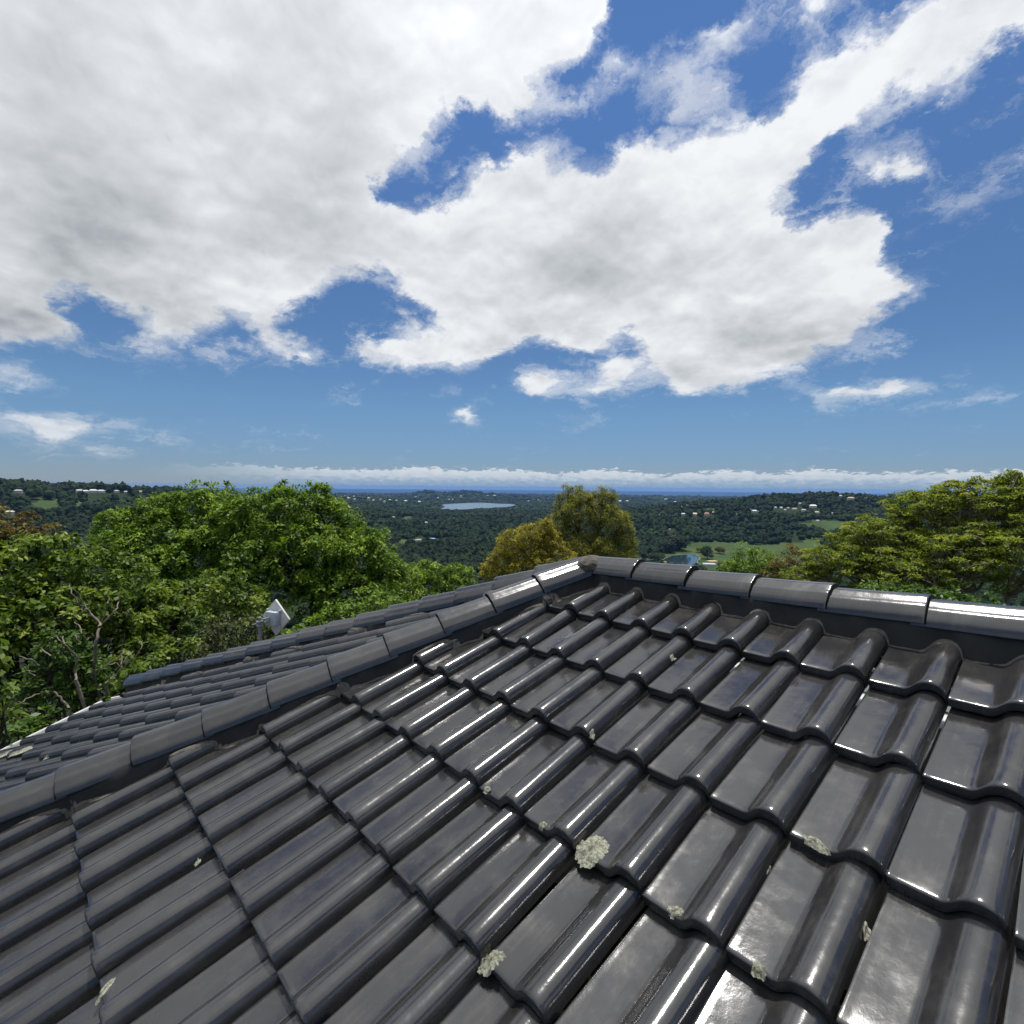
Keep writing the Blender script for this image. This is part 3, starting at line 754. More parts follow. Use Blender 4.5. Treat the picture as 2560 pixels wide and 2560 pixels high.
LAKE = smooth_outline(region([(1104, 1276), (1112, 1268), (1106, 1262), (1130, 1261), (1200, 1260), (1240, 1262), (1285, 1264), (1275, 1270), (1210, 1274), (1160, 1277)]), 8, 3, 1)
POND = smooth_outline(region([(1662, 1398), (1690, 1389), (1735, 1389), (1748, 1396), (1742, 1408), (1752, 1420), (1690, 1420), (1668, 1408)]), 8, .4, 2)
pool('lake', LAKE, .4, M_LAKE); pool('pond', POND, .25, M_POND)
# sandy rim of the pond
c_ = POND.mean(0); rim = c_ + (POND - c_) * (1 + .10 + .05 * np.sin(np.arange(len(POND)) * .8))[:, None]
zz = max(float(ground(*p)) for p in POND) + .12; k = len(POND)
V = np.concatenate([np.column_stack([POND, np.full(k, zz)]), np.column_stack([rim, np.full(k, zz - .35)])]); F = np.array([(i, (i + 1) % k, k + (i + 1) % k, k + i) for i in range(k)])
tag(link('pond_bank', quads('pond_bank', V, F, plain('pale_reeds', (.16, .17, .08), .95, .1, nscale=.4, namt=.4))), kind='structure')

# ------------------------------------------------------------------ far houses, each a thing of its own
ROOFS = {'white': (.62, .62, .60), 'pale grey': (.42, .43, .45), 'terracotta': (.30, .12, .07), 'cream': (.50, .42, .30), 'blue': (.20, .42, .55), 'yellow': (.50, .38, .17)}
M_ROOFS = {k: plain('roof_' + k.replace(' ', '_'), v, .5, .3) for k, v in ROOFS.items()}
M_HWALL = plain('light_house_wall', (.55, .52, .46), .8, .2); M_DWALL = plain('dark_grey_house_wall', (.22, .21, .2), .8, .2)  # a light and a darker grey wall colour
HOUSE_AT = []
def far_house(px, py, wpx, roofc, label, cat='house', name='distant_house', group=None, flat=False, seed=0, hk=1.0):
    p = sight(px, py + 1.5, 1.0)
    if p is None: return
    HOUSE_AT.append((p[0], p[1], wpx))
    rng = np.random.default_rng(seed); D = math.hypot(*(p[:2] - CAM[:2])); w = wpx / FPX * D * .78; dpt = min(w * rng.uniform(.55, .8), 16.); h = min(3.0, w * .22) * hk + (1.0 if D > 1000 else 0)
    d = dirpx(px, py); th = math.atan2(d[0], d[1]) + rng.uniform(-.5, .5); e = np.array([math.cos(th), -math.sin(th), 0]); f = np.array([math.sin(th), math.cos(th), 0])
    z0 = float(ground(p[0], p[1])) - .5; c = np.array([p[0], p[1], z0])
    root = empty(name, c, label, cat, group)
    q = [c + e * w / 2 * a + f * dpt / 2 * b for a, b in ((-1, -1), (1, -1), (1, 1), (-1, 1))]
    top = z0 + h + (5.0 if D > 2300 else 1.3)
    V = np.array([*q, *[np.array([x[0], x[1], top]) for x in q]]); F = np.array([(0, 1, 5, 4), (1, 2, 6, 5), (2, 3, 7, 6), (3, 0, 4, 7)])
    link('wall', quads('wall', V, F, M_HWALL), root)
    o = 1.06; rq = [np.array([*(c[:2] + (x[:2] - c[:2]) * o), top - .1]) for x in q]; rh = (.10 if flat else .26) * dpt
    r1 = (rq[0] + rq[3]) / 2 + e * (w * .22) + np.array([0, 0, rh]); r2 = (rq[1] + rq[2]) / 2 - e * (w * .22) + np.array([0, 0, rh])
    me = bpy.data.meshes.new('roof'); me.from_pydata([tuple(v) for v in (*rq, r1, r2)], [], [(0, 1, 5, 4), (1, 2, 5), (2, 3, 4, 5), (3, 0, 4), (3, 2, 1, 0)]); me.materials.append(M_ROOFS[roofc])
    link('roof', me, root)
    return root
K = .33126
ZL = lambda x, y: (x * K, 1190 + y * K); ZM = lambda x, y: (640 + x * K, 1190 + y * K); ZR = lambda x, y: (1280 + x * K, 1150 + y * K); ZS = lambda x, y: (1920 + x * K, 1150 + y * K)
s_ = 100
def batch(conv, L, region_, group):
    global s_
    for x, y, w, rc in L:
        s_ += 1
        far_house(*conv(x, y), w, rc, '%s-roofed house among trees %s' % (rc, region_), group=group + ', ' + rc + ' roofs', seed=s_)
batch(ZL, [(390, 82, 18, 'pale grey'), (600, 116, 14, 'white'), (645, 121, 14, 'white'), (705, 119, 16, 'white'), (765, 119, 14, 'white'), (880, 117, 10, 'pale grey'), (950, 121, 8, 'white'), (1060, 121, 10, 'cream'), (140, 119, 14, 'pale grey'), (1515, 119, 9, 'white'), (1580, 131, 10, 'pale grey')], 'on the crest of the far left ridge', 'houses on the far left ridge')
batch(ZL, [(75, 274, 16, 'white')], 'low on the left ridge slope above the rusty crown', 'house on the left slope')
batch(ZM, [(690, 155, 9, 'white'), (740, 155, 7, 'cream'), (770, 161, 7, 'white'), (800, 164, 7, 'white'), (850, 171, 8, 'cream'), (890, 190, 8, 'white'), (940, 181, 8, 'terracotta'), (1010, 186, 7, 'white'), (1060, 189, 7, 'pale grey'), (1130, 193, 9, 'white'), (1232, 199, 9, 'white'), (700, 172, 7, 'pale grey'), (745, 180, 7, 'cream'), (970, 196, 7, 'white')], 'on the suburb hill left of the lake', 'houses on the suburb hill left of the lake')
batch(ZM, [(1450, 181, 14, 'white'), (1480, 182, 9, 'cream')], 'on the flat behind the lake', 'sheds behind the lake')
batch(ZM, [(1800, 148, 10, 'cream'), (1840, 160, 10, 'pale grey'), (1895, 168, 8, 'white'), (1750, 150, 8, 'pale grey')], 'on the coast right of the lake', 'houses on the coast right of the lake')
far_house(*ZM(1037, 312), 10, 'cream', 'cream house alone beside the bright clearing in the mid-distance woods', seed=61)
far_house(*ZM(1285, 352), 9, 'white', 'white house among dark trees below the small clearings', seed=62)
far_house(*ZM(1330, 479), 26, 'blue', 'long pale blue-roofed building beside a grass strip in the valley', 'building', 'valley_building', flat=True, seed=63)
far_house(*ZM(1225, 484), 18, 'pale grey', 'low grey-roofed building left of the blue-roofed one', 'building', 'valley_building', flat=True, seed=64)
batch(ZR, [(815, 313, 9, 'white'), (870, 313, 9, 'cream'), (1125, 299, 8, 'white'), (1152, 299, 8, 'white'), (1230, 319, 8, 'pale grey'), (1325, 344, 8, 'white'), (1230, 351, 10, 'white'), (1272, 353, 9, 'pale grey'), (1060, 361, 9, 'white'), (1470, 346, 9, 'terracotta')], 'in the woods right of the olive tree', 'houses in the woods right of the olive tree')
batch(ZR, [(905, 437, 9, 'white'), (1115, 414, 5, 'white'), (1160, 414, 5, 'cream'), (1292, 411, 13, 'pale grey'), (1380, 413, 16, 'cream'), (1470, 409, 15, 'terracotta'), (1700, 408, 4, 'white'), (1805, 371, 4, 'white'), (1830, 389, 14, 'white'), (1862, 387, 5, 'pale grey'), (1190, 522, 5, 'pale grey'), (1520, 396, 7, 'white')], 'on the mid slope above the pond', 'houses on the slope above the pond')
batch(ZS, [(545, 273, 10, 'white'), (625, 293, 16, 'cream'), (730, 296, 12, 'pale grey'), (58, 359, 7, 'white'), (100, 361, 8, 'white'), (130, 377, 7, 'pale grey'), (152, 363, 7, 'cream'), (200, 371, 12, 'cream'), (240, 329, 7, 'white'), (270, 381, 12, 'pale grey'), (340, 354, 18, 'white'), (366, 399, 12, 'cream'), (485, 403, 7, 'white')], 'on the wooded rise left of the feathery tree', 'houses on the wooded rise at the right')
far_house(*ZS(375, 460), 9, 'cream', 'cream farm shed at the edge of the upper right meadow', 'shed', 'farm_shed', seed=71)
far_house(*ZR(1512, 770), 26, 'yellow', 'yellow flat-roofed building just above the ridge beside the pond', 'building', 'valley_building', flat=True, seed=72)
far_house(*ZR(1490, 786), 36, 'pale grey', 'low grey roof in front of the yellow building', 'building', 'valley_building', flat=True, seed=73, hk=.5)
_tr = np.random.default_rng(8)
RC = ('white', 'white', 'cream', 'pale grey')
batch(lambda x, y: (x, y), [(float(_tr.uniform(1290, 1900)), float(_tr.uniform(1243, 1254)), float(_tr.uniform(5, 8)), RC[int(_tr.integers(4))]) for _ in range(26)], 'in the coastal town right of the olive tree', 'houses of the coastal town at the right')
batch(lambda x, y: (x, y), [(float(_tr.uniform(800, 1180)), float(_tr.uniform(1239, 1247)), float(_tr.uniform(5, 7)), RC[int(_tr.integers(4))]) for _ in range(14)], 'in the coastal town around the two cones', 'houses of the coastal town by the cones')

# ------------------------------------------------------------------ distant woods (one mass)
def blob_variants(n, rng):
    bm = bmesh.new(); bmesh.ops.create_icosphere(bm, subdivisions=2, radius=1.0)
    base = np.array([v.co[:] for v in bm.verts]); tri = np.array([[v.index for v in f.verts] for f in bm.faces]); bm.free()
    keep = (base[tri].mean(1)[:, 2] > -.55); tri = tri[keep]; out = []
    for _ in range(n):
        v = base * (1 + rng.normal(0, .16, (len(base), 1))); v[:, 2] = np.where(v[:, 2] < 0, v[:, 2] * .9, v[:, 2]); out.append(v)
    return out, tri
def scatter_forest():
    rng = np.random.default_rng(4); pts_ = []
    for r0, r1, n, s0, s1 in ((240, 950, 11500, 3.2, 5.6), (950, 2100, 19000, 4.5, 7.5), (2100, 3800, 9000, 9, 15), (3800, 7050, 6000, 14, 30)):
        r = np.sqrt(rng.uniform(r0 ** 2, r1 ** 2, n)); a = rng.uniform(-50, 50, n)
        x, y = planxy(r, a); s = rng.uniform(s0, s1, n)
        ok = np.ones(n, bool)
        for p in MEADOW: ok &= ~inside(p, x, y)
        for w_ in (LAKE, POND):
            c = w_.mean(0); ok &= ~inside([tuple(c + (q - c) * 1.12) for q in w_], x, y)
        for hx, hy, wp_ in HOUSE_AT:
            hr, ha = polar(hx, hy)
            da = np.radians(a - ha) * r
            ok &= ~((np.abs(da) < wp_ / FPX * hr * .45 + s * .6) & (r > hr - 48 - .014 * hr) & (r < hr + s * 1.1))
        dens = undul(x * 2.3 + 500, y * 2.3)
        ok &= (dens > -1.1) | (r < 900)
        pts_.append(np.column_stack([x, y, s, r])[ok])
    P = np.concatenate(pts_); var, tri = blob_variants(10, rng)
    n = len(P); z = ground(P[:, 0], P[:, 1]); nv = len(var[0])
    B = np.stack(var)[rng.integers(0, len(var), n)]
    th = rng.uniform(0, 6.28, n); c, s = np.cos(th), np.sin(th)
    X = B[:, :, 0] * c[:, None] - B[:, :, 1] * s[:, None]; Y = B[:, :, 0] * s[:, None] + B[:, :, 1] * c[:, None]
    hs = np.where(P[:, 3] > 2100, .42, .95) * rng.uniform(.75, 1.3, n)
    V = np.stack([P[:, 0:1] + X * P[:, 2:3], P[:, 1:2] + Y * P[:, 2:3], (z + P[:, 2] * hs * .75)[:, None] + B[:, :, 2] * (P[:, 2] * hs)[:, None]], 2).reshape(-1, 3)
    F = (tri[None] + (np.arange(n) * nv)[:, None, None]).reshape(-1, 3)
    tint = np.repeat(np.clip(rng.normal(.42, .20, n), 0, 1), len(tri)) + rng.normal(0, .06, n * len(tri))
    m_, g, bs, out = mat('far_foliage')
    t_ = g.new('ShaderNodeAttribute', attribute_name='tint').outputs['Fac']
    Pp = g.new('ShaderNodeNewGeometry').outputs['Position']
    patch = g.noise(Pp, .006, 4, .6)
    lf = g.noise(Pp, .9, 4, .7)
    col = g.ramp(g.m('ADD', g.m('MULTIPLY', t_, .55), g.m('MULTIPLY', g.ss(patch, .35, .75), .5)), [(0, (.011, .020, .010)), (.4, (.019, .033, .012)), (.75, (.034, .056, .017)), (1, (.085, .115, .034))])
    col = g.mix(g.m('MULTIPLY', g.ss(lf, .5, .7), .5), col, (.012, .022, .008))
    set_in(g, bs, col=col, rough=.9, spec=.1, normal=bump(g, lf, 1.0, .8))
    return tag(link('distant_forest', quads('distant_forest', V, F, m_, np.clip(tint, 0, 1))), 'dark green woods covering the hills and valley below', 'forest', kind='stuff')
scatter_forest()

# ------------------------------------------------------------------ trees
def lobes_px(L, kz=1.0):
    """crown lobes given as (photo x, photo y, metres away, radius in photo pixels)"""
    out = []
    for px, py, D, rp in L:
        c = at(px, py, D); d = dirpx(px, py); r = rp / FPX * D / math.hypot(d[0], d[1]) * abs(d @ FWD)
        out.append((c, np.array([r, r, r * kz])))
    return out
def billow(lobes, seed, k=8, f=.46):
    """breaks each lobe into billows over its upper and outer surface"""
    rng = np.random.default_rng(seed); out = []
    for c, r in lobes:
        out.append((c, r * .72))
        u = rng.normal(0, 1, (k * 3, 3)); u /= np.linalg.norm(u, axis=1)[:, None]; u = u[u[:, 2] > -.35]
        pick = []
        for v in u:
            if all(v @ w_ < .72 for w_ in pick): pick.append(v)
            if len(pick) >= k: break
        for v in pick: out.append((c + v * r * .66, r * f * rng.uniform(.75, 1.2)))
    return out
def crown_points(lobes, spacing, rng, inner=.25, shell=.22, zmin=-.75):
    """tuft centres over the union of the lobes"""
    pts_, nrm = [], []
    for k, (c, r) in enumerate(lobes):
        area = 4 * np.pi * ((r[0] * r[1]) ** 1.6 / 3 + 2 * (r[0] * r[2]) ** 1.6 / 3) ** (1 / 1.6)
        n = int(area / spacing ** 2 * (1 + inner))
        u = rng.normal(0, 1, (n, 3)); u /= np.linalg.norm(u, axis=1)[:, None]
        u = u[(u[:, 2] > zmin)]
        rad_ = 1 - np.abs(rng.normal(0, shell, len(u)))
        inn = rng.random(len(u)) < inner / (1 + inner); rad_[inn] = rng.uniform(.35, .85, inn.sum())
        # lumpy outline
        f = 1 + .13 * np.sin(u[:, 0] * 5 + k) * np.sin(u[:, 1] * 6 + 2 * k) + .10 * np.sin(u[:, 2] * 9 + u[:, 0] * 7 + k)
        p = c + u * r * (rad_ * f)[:, None]
        ok = np.ones(len(p), bool)
        for k2, (c2, r2) in enumerate(lobes):
            if k2 != k: ok &= (((p - c2) / r2) ** 2).sum(1) > .55
        ok |= inn & (rng.random(len(p)) < .3)
        pts_.append(p[ok]); nrm.append(u[ok])
    return np.concatenate(pts_), np.concatenate(nrm)
def leaves(P, N, n, tuft, ll, lw, rng, droop=.35, flat=1.0, spread=1.0, tip_light=.25):
    """n leaf blades round each tuft centre: V, F, tint"""
    m_ = len(P); T = m_ * n
    C = np.repeat(P, n, 0); NN = np.repeat(N, n, 0)
    up = np.array([0, 0, 1.])
    u = rng.normal(0, 1, (T, 3)); u += (NN * .5 + up * .55) * spread; u /= np.linalg.norm(u, axis=1)[:, None] + 1e-9
    rr_ = tuft * rng.uniform(.25, 1.0, T) ** .7 * np.repeat(rng.uniform(.65, 1.35, m_), n)
    pos = C + u * rr_[:, None] * np.array([1, 1, flat])
    ax = u * np.array([1, 1, .3]) + rng.normal(0, .45, (T, 3)); ax[:, 2] -= droop * rng.uniform(.3, 1.6, T)
    ax /= np.linalg.norm(ax, axis=1)[:, None] + 1e-9
    nn = up * 1.15 + u * .6 + rng.normal(0, .38, (T, 3))
    b = np.cross(nn, ax); b /= np.linalg.norm(b, axis=1)[:, None] + 1e-9
    nv = np.cross(ax, b)
    L = ll * rng.uniform(.6, 1.35, T)[:, None]; W = lw * rng.uniform(.65, 1.3, T)[:, None]
    V = np.stack([pos - ax * L * .5, pos + b * W * .5 - nv * W * .12 , pos + ax * L * .5 - nv * L * .12, pos - b * W * .5 - nv * W * .12], 1).reshape(-1, 3)
    F = np.arange(T * 4).reshape(-1, 4)
    tt = np.repeat(rng.normal(.42, .20, m_), n) + rng.normal(0, .10, T) + tip_light * (rr_ / tuft - .7)
    return V, F, np.clip(tt, 0, 1)
def kmeans(P, k, rng, it=6):
    k = min(k, len(P)); C = P[rng.choice(len(P), k, replace=False)]
    for _ in range(it):
        lab = ((P[:, None] - C[None]) ** 2).sum(2).argmin(1)
        C = np.array([P[lab == i].mean(0) if (lab == i).any() else C[i] for i in range(k)])
    return C, lab
def limbs(base, P, rng, r0, k1=7, k2=6, fork=.45, twigs=True, bend=.07, tw=.012, step=4):
    """trunk, limbs, boughs and twigs reaching the tufts"""
    top = P.mean(0); hgt = max(P[:, 2].max() - base[2], .5)
    fork_p = np.array([base[0] * .6 + top[0] * .4, base[1] * .6 + top[1] * .4, base[2] + hgt * fork])
    paths = [(curve3(base - np.array([0, 0, .3]), fork_p, .03, rng, 7), np.linspace(r0, r0 * .68, 7))]
    C1, l1 = kmeans(P, k1, rng)
    for i in range(len(C1)):
        Q = P[l1 == i]
        if len(Q) == 0: continue
        e1 = fork_p + (C1[i] - fork_p) * .62; e1[2] -= .06 * hgt * rng.uniform(0, 1)
        paths.append((curve3(fork_p, e1, bend, rng, 7), np.linspace(r0 * .5, r0 * .26, 7)))
        C2, l2 = kmeans(Q, k2, rng)
        for j in range(len(C2)):
            R_ = Q[l2 == j]
            if len(R_) == 0: continue
            e2 = e1 + (C2[j] - e1) * .72
            paths.append((curve3(e1, e2, bend * 1.3, rng, 6), np.linspace(r0 * .24, r0 * .11, 6)))
            if twigs:
                for p in R_[::step]:
                    paths.append((curve3(e2, p, bend * 1.5, rng, 4), np.linspace(r0 * .10 + .004, tw * .4, 4)))
    return tubes(paths, 6)
BARK = plain('grey_brown_bark', (.055, .047, .038), .9, .15, nscale=14, namt=.35, bumpd=.01)
BARK_P = plain('pale_bark', (.20, .165, .12), .85, .15, nscale=20, namt=.3, bumpd=.008)
BARK_D = plain('dead_grey_wood', (.20, .17, .135), .85, .15, nscale=30, namt=.3, bumpd=.006)
def tree(name, label, cat, lobes, leafmat, seed, spacing=.40, n=40, tuft=.25, ll=.135, lw=.066, droop=.35, flat=.75, r0=.16, bark=None, group=None, k1=7, k2=6, inner=.3, shell=.12, bend=.07, zmin=-.75, base=None, fork=.45, step=9, tw=.010, spread=1.0, bil=False):
    rng = np.random.default_rng(seed)
    if bil: lobes = billow(lobes, seed)
    P, N = crown_points(lobes, spacing, rng, inner, shell, zmin)
    ctr = np.mean([c for c, r in lobes], axis=0)
    if base is None: base = np.array([ctr[0], ctr[1], 0.])
    base = np.array([base[0], base[1], float(ground(base[0], base[1]))])
    P = P[P[:, 2] > base[2] + .15] if (P[:, 2] > base[2] + .15).sum() > 10 else P
    N = N[:len(P)]
    root = empty(name, base, label, cat, group)
    V, F, t = leaves(P, N, n, tuft, ll, lw, rng, droop, flat, spread)
    link('crown', quads('crown', V, F, leafmat, t), root)
    V, F = limbs(base, P, rng, r0, k1, k2, fork, True, bend, tw, step)
    link('trunk', quads('trunk', V, F, bark or BARK, smooth=True), root)
    return root
G_BRIGHT = leaf_material('bright_green_leaves', [(0, (0.031, 0.067, 0.007)), (.4, (0.114, 0.200, 0.015)), (.7, (0.207, 0.315, 0.024)), (1, (0.347, 0.441, 0.050))], 0.40)
G_MID = leaf_material('yellow_green_leaves', [(0, (0.028, 0.051, 0.007)), (.4, (0.092, 0.152, 0.014)), (.75, (0.184, 0.253, 0.025)), (1, (0.304, 0.350, 0.060))], 0.38)
G_DARK = leaf_material('deep_green_leaves', [(0, (.010, .020, .005)), (.5, (.028, .052, .010)), (.85, (.058, .095, .015)), (1, (.11, .16, .03))], .25)
G_OLIVE = leaf_material('olive_fine_leaves', [(0, (0.087, 0.098, 0.018)), (.5, (0.246, 0.252, 0.042)), (.85, (0.420, 0.378, 0.065)), (1, (0.551, 0.462, 0.091))], 0.50)
G_GOLD = leaf_material('golden_leaves', [(0, (0.103, 0.086, 0.014)), (.4, (0.253, 0.215, 0.026)), (.75, (0.460, 0.403, 0.042)), (1, (0.600, 0.600, 0.066))], 0.50)
G_RUST = leaf_material('rusty_leaves', [(0, (0.056, 0.044, 0.014)), (.5, (0.163, 0.117, 0.029)), (.8, (0.237, 0.182, 0.041)), (1, (0.237, 0.247, 0.054))], 0.42)
G_JAC = leaf_material('feathery_yellow_green_leaves', [(0, (0.075, 0.100, 0.014)), (.4, (0.180, 0.230, 0.026)), (.75, (0.295, 0.345, 0.042)), (1, (0.42, 0.41, 0.06))], 0.50)
G_FRESH = leaf_material('fresh_glossy_leaves', [(0, (0.024, 0.061, 0.008)), (.5, (0.072, 0.143, 0.016)), (1, (0.143, 0.231, 0.035))], 0.42, .45, .3)

G_DULL = leaf_material('dull_olive_leaves', [(0, (.018, .026, .008)), (.5, (.050, .066, .016)), (.85, (.090, .105, .026)), (1, (.14, .15, .04))], .3)  # dull dark olive, the leaves' own colour
GL = 'trees crowding the slope left of the house'
tree('broadleaf_tree', 'bright green tree with the tallest crown left of centre, a leafy sprig sticking up', 'tree', lobes_px([(690, 1300, 19, 105), (800, 1320, 19, 100), (610, 1330, 19.5, 90), (760, 1400, 18, 120), (890, 1405, 18, 95), (660, 1430, 18, 110), (840, 1490, 17.2, 110), (960, 1440, 18, 62), (715, 1232, 19, 34), (800, 1245, 19, 40), (920, 1350, 18.3, 45)], .85), G_BRIGHT, 1, group=GL, r0=.22, k1=9, bil=True)
tree('broadleaf_tree', 'bright green wide tree between the tallest crown and the yellow-green one', 'tree', lobes_px([(380, 1345, 22, 110), (500, 1300, 22, 105), (320, 1390, 21, 85), (460, 1410, 20.5, 120), (580, 1330, 22, 95), (370, 1470, 20, 100), (520, 1480, 20, 110), (300, 1330, 22.5, 50), (430, 1275, 22, 50)], .85), G_BRIGHT, 2, group=GL, r0=.2, bil=True)
tree('broadleaf_tree', 'small bright green crown nestled right of the tallest left tree', 'tree', lobes_px([(1010, 1475, 24, 66), (1085, 1458, 25, 62), (1145, 1462, 26, 52), (1060, 1540, 23, 70), (980, 1540, 22, 60)], .85), G_BRIGHT, 3, spacing=.45, tuft=.27, group=GL, r0=.12, bil=True)
tree('broadleaf_tree', 'yellow-green tree with large leaves at the far left', 'tree', lobes_px([(60, 1430, 14, 115), (190, 1450, 14, 115), (300, 1490, 14, 105), (-70, 1440, 14, 120), (120, 1560, 13, 140), (400, 1570, 14, 125), (500, 1540, 15, 105), (280, 1610, 13, 125), (570, 1510, 16, 95), (620, 1600, 14.5, 90)], .85), G_MID, 4, spacing=.38, n=38, tuft=.19, ll=.115, lw=.070, droop=.5, group=GL, r0=.16, k1=9, bil=True, inner=.22, step=16)
tree('broadleaf_tree', 'rusty brown crown peeping over the yellow-green tree at the left edge', 'tree', lobes_px([(15, 1312, 26, 46), (82, 1318, 26, 38), (40, 1360, 26, 50), (-60, 1320, 26, 60)], .85), G_RUST, 5, spacing=.5, tuft=.28, group=GL, r0=.12)
tree('broadleaf_tree', 'deep green shaded tree low behind the dead branches', 'tree', lobes_px([(80, 1690, 13, 150), (290, 1730, 12.5, 140), (450, 1660, 13, 115), (20, 1850, 11.5, 120), (560, 1640, 13, 80), (-90, 1640, 13, 130)], .9), G_DARK, 6, spacing=.34, n=26, tuft=.20, ll=.10, lw=.06, droop=.5, group=GL, r0=.14)
tree('olive_shrub', 'olive fine-leaved shrub behind the white panel antenna', 'shrub', lobes_px([(575, 1590, 10, 58), (530, 1640, 9.8, 50), (615, 1575, 10, 40), (640, 1640, 9.8, 45)], .95), G_DULL, 7, spacing=.20, n=22, tuft=.13, ll=.075, lw=.03, droop=.3, r0=.05, step=6)
tree('leafy_shrub', 'bright green shrub just above the far hip, right of the antenna', 'shrub', lobes_px([(860, 1552, 12, 58), (800, 1572, 11.8, 40), (925, 1525, 12.4, 46), (770, 1600, 11.5, 40)], .9), G_BRIGHT, 8, spacing=.26, n=22, tuft=.16, ll=.10, lw=.05, r0=.06)
tree('vine_covered_bush', 'green bush of creepers around the bare dead branches', 'bush', lobes_px([(150, 1640, 9, 56), (205, 1685, 9, 58), (105, 1705, 9, 50), (240, 1735, 8.8, 42), (190, 1620, 9.1, 34)], 1.0), G_FRESH, 9, spacing=.17, n=18, tuft=.11, ll=.07, lw=.045, droop=.4, r0=.05)
tree('leafy_shrub', 'pale-leaved shrub cut off by the left edge of the photo', 'shrub', lobes_px([(-45, 1680, 6, 56), (-38, 1535, 6.2, 44), (-50, 1790, 6, 60)], 1.0), G_MID, 10, spacing=.15, n=12, tuft=.11, ll=.085, lw=.05, droop=.6, r0=.04)
tree('leafy_shrub', 'low shrub just outside the white gutter at the left', 'shrub', lobes_px([(70, 1815, 7.4, 34), (120, 1800, 7.5, 26), (35, 1840, 7.2, 36)], .8), G_FRESH, 11, spacing=.15, n=14, tuft=.10, ll=.08, lw=.05, r0=.03)
tree('leafy_shrub', 'small yellow-green shrub beside the end of the far hip', 'shrub', lobes_px([(375, 1660, 8.6, 28), (410, 1640, 8.8, 24), (330, 1690, 8.4, 30), (450, 1615, 9, 30)], .9), G_MID, 12, spacing=.16, n=14, tuft=.10, ll=.085, lw=.05, r0=.03)
# centre pair beyond the apex
tree('olive_tree', 'tall olive-green upright tree beyond the roof apex', 'tree', lobes_px([(1440, 1290, 38, 62), (1515, 1300, 38, 60), (1450, 1375, 38, 74), (1545, 1380, 38, 48), (1395, 1345, 38, 44), (1432, 1245, 38, 34), (1508, 1250, 38, 32), (1560, 1345, 38, 30), (1490, 1400, 37, 70), (1575, 1410, 37.5, 28)], 1.0), G_OLIVE, 13, spacing=.40, n=36, tuft=.27, ll=.12, lw=.055, droop=-.05, flat=1.0, r0=.18, shell=.2, bil=True)
tree('golden_bush', 'golden yellow rounded bush left of the olive tree', 'bush', lobes_px([(1300, 1375, 32, 68), (1355, 1340, 32, 46), (1262, 1410, 32, 48), (1390, 1395, 31.5, 50), (1330, 1430, 31, 60), (1420, 1430, 31, 40), (1240, 1440, 32, 40)], .95), G_GOLD, 14, spacing=.36, n=36, tuft=.23, ll=.11, lw=.05, r0=.1, bil=True)
# right-hand group
tree('jacaranda_tree', 'wide feathery yellow-green tree with bare twisting branches showing, at the right edge', 'tree', lobes_px([(2330, 1278, 17.5, 97), (2480, 1258, 17.5, 100), (2600, 1262, 17.3, 100), (2210, 1345, 17, 95), (2100, 1410, 16.5, 85), (2400, 1400, 16.5, 130), (2560, 1380, 16.5, 140), (2250, 1440, 16, 110), (2640, 1270, 17.5, 120), (2020, 1450, 16.3, 62), (2400, 1232, 17.5, 50), (2520, 1208, 17.5, 46), (2130, 1352, 17, 55), (2280, 1260, 17.4, 50)], .62), G_JAC, 15, spacing=.235, n=44, tuft=.19, ll=.085, lw=.036, droop=.1, flat=.34, r0=.19, bark=BARK_P, k1=9, k2=8, inner=.45, shell=.2, bend=.13, fork=.35, step=3, tw=.014, base=at(2390, 1500, 16.5))
tree('leafy_tree', 'small bright green tree peeping over the ridge left of the rusty bush', 'tree', lobes_px([(1870, 1416, 20, 58), (1825, 1436, 20, 46), (1920, 1424, 20, 48), (1875, 1470, 20, 66)], .9), G_BRIGHT, 16, spacing=.32, n=30, tuft=.2, ll=.09, lw=.045, r0=.08, bil=True)
tree('rusty_bush', 'rusty brown-green bush between the small bright tree and the feathery tree', 'bush', lobes_px([(1985, 1415, 18.5, 50), (1950, 1450, 18.5, 46), (2020, 1450, 18.2, 50)], .9), G_RUST, 17, spacing=.3, n=28, tuft=.19, ll=.09, lw=.04, r0=.07)
tree('glossy_shrub', 'dark glossy green shrub at the foot of the feathery tree behind the ridge', 'shrub', lobes_px([(2270, 1500, 11.5, 52), (2200, 1490, 11.8, 40), (2345, 1515, 11.5, 46), (2440, 1540, 11.3, 60), (2540, 1570, 11, 60)], .8), G_FRESH, 18, spacing=.2, n=20, tuft=.14, ll=.085, lw=.05, r0=.05)

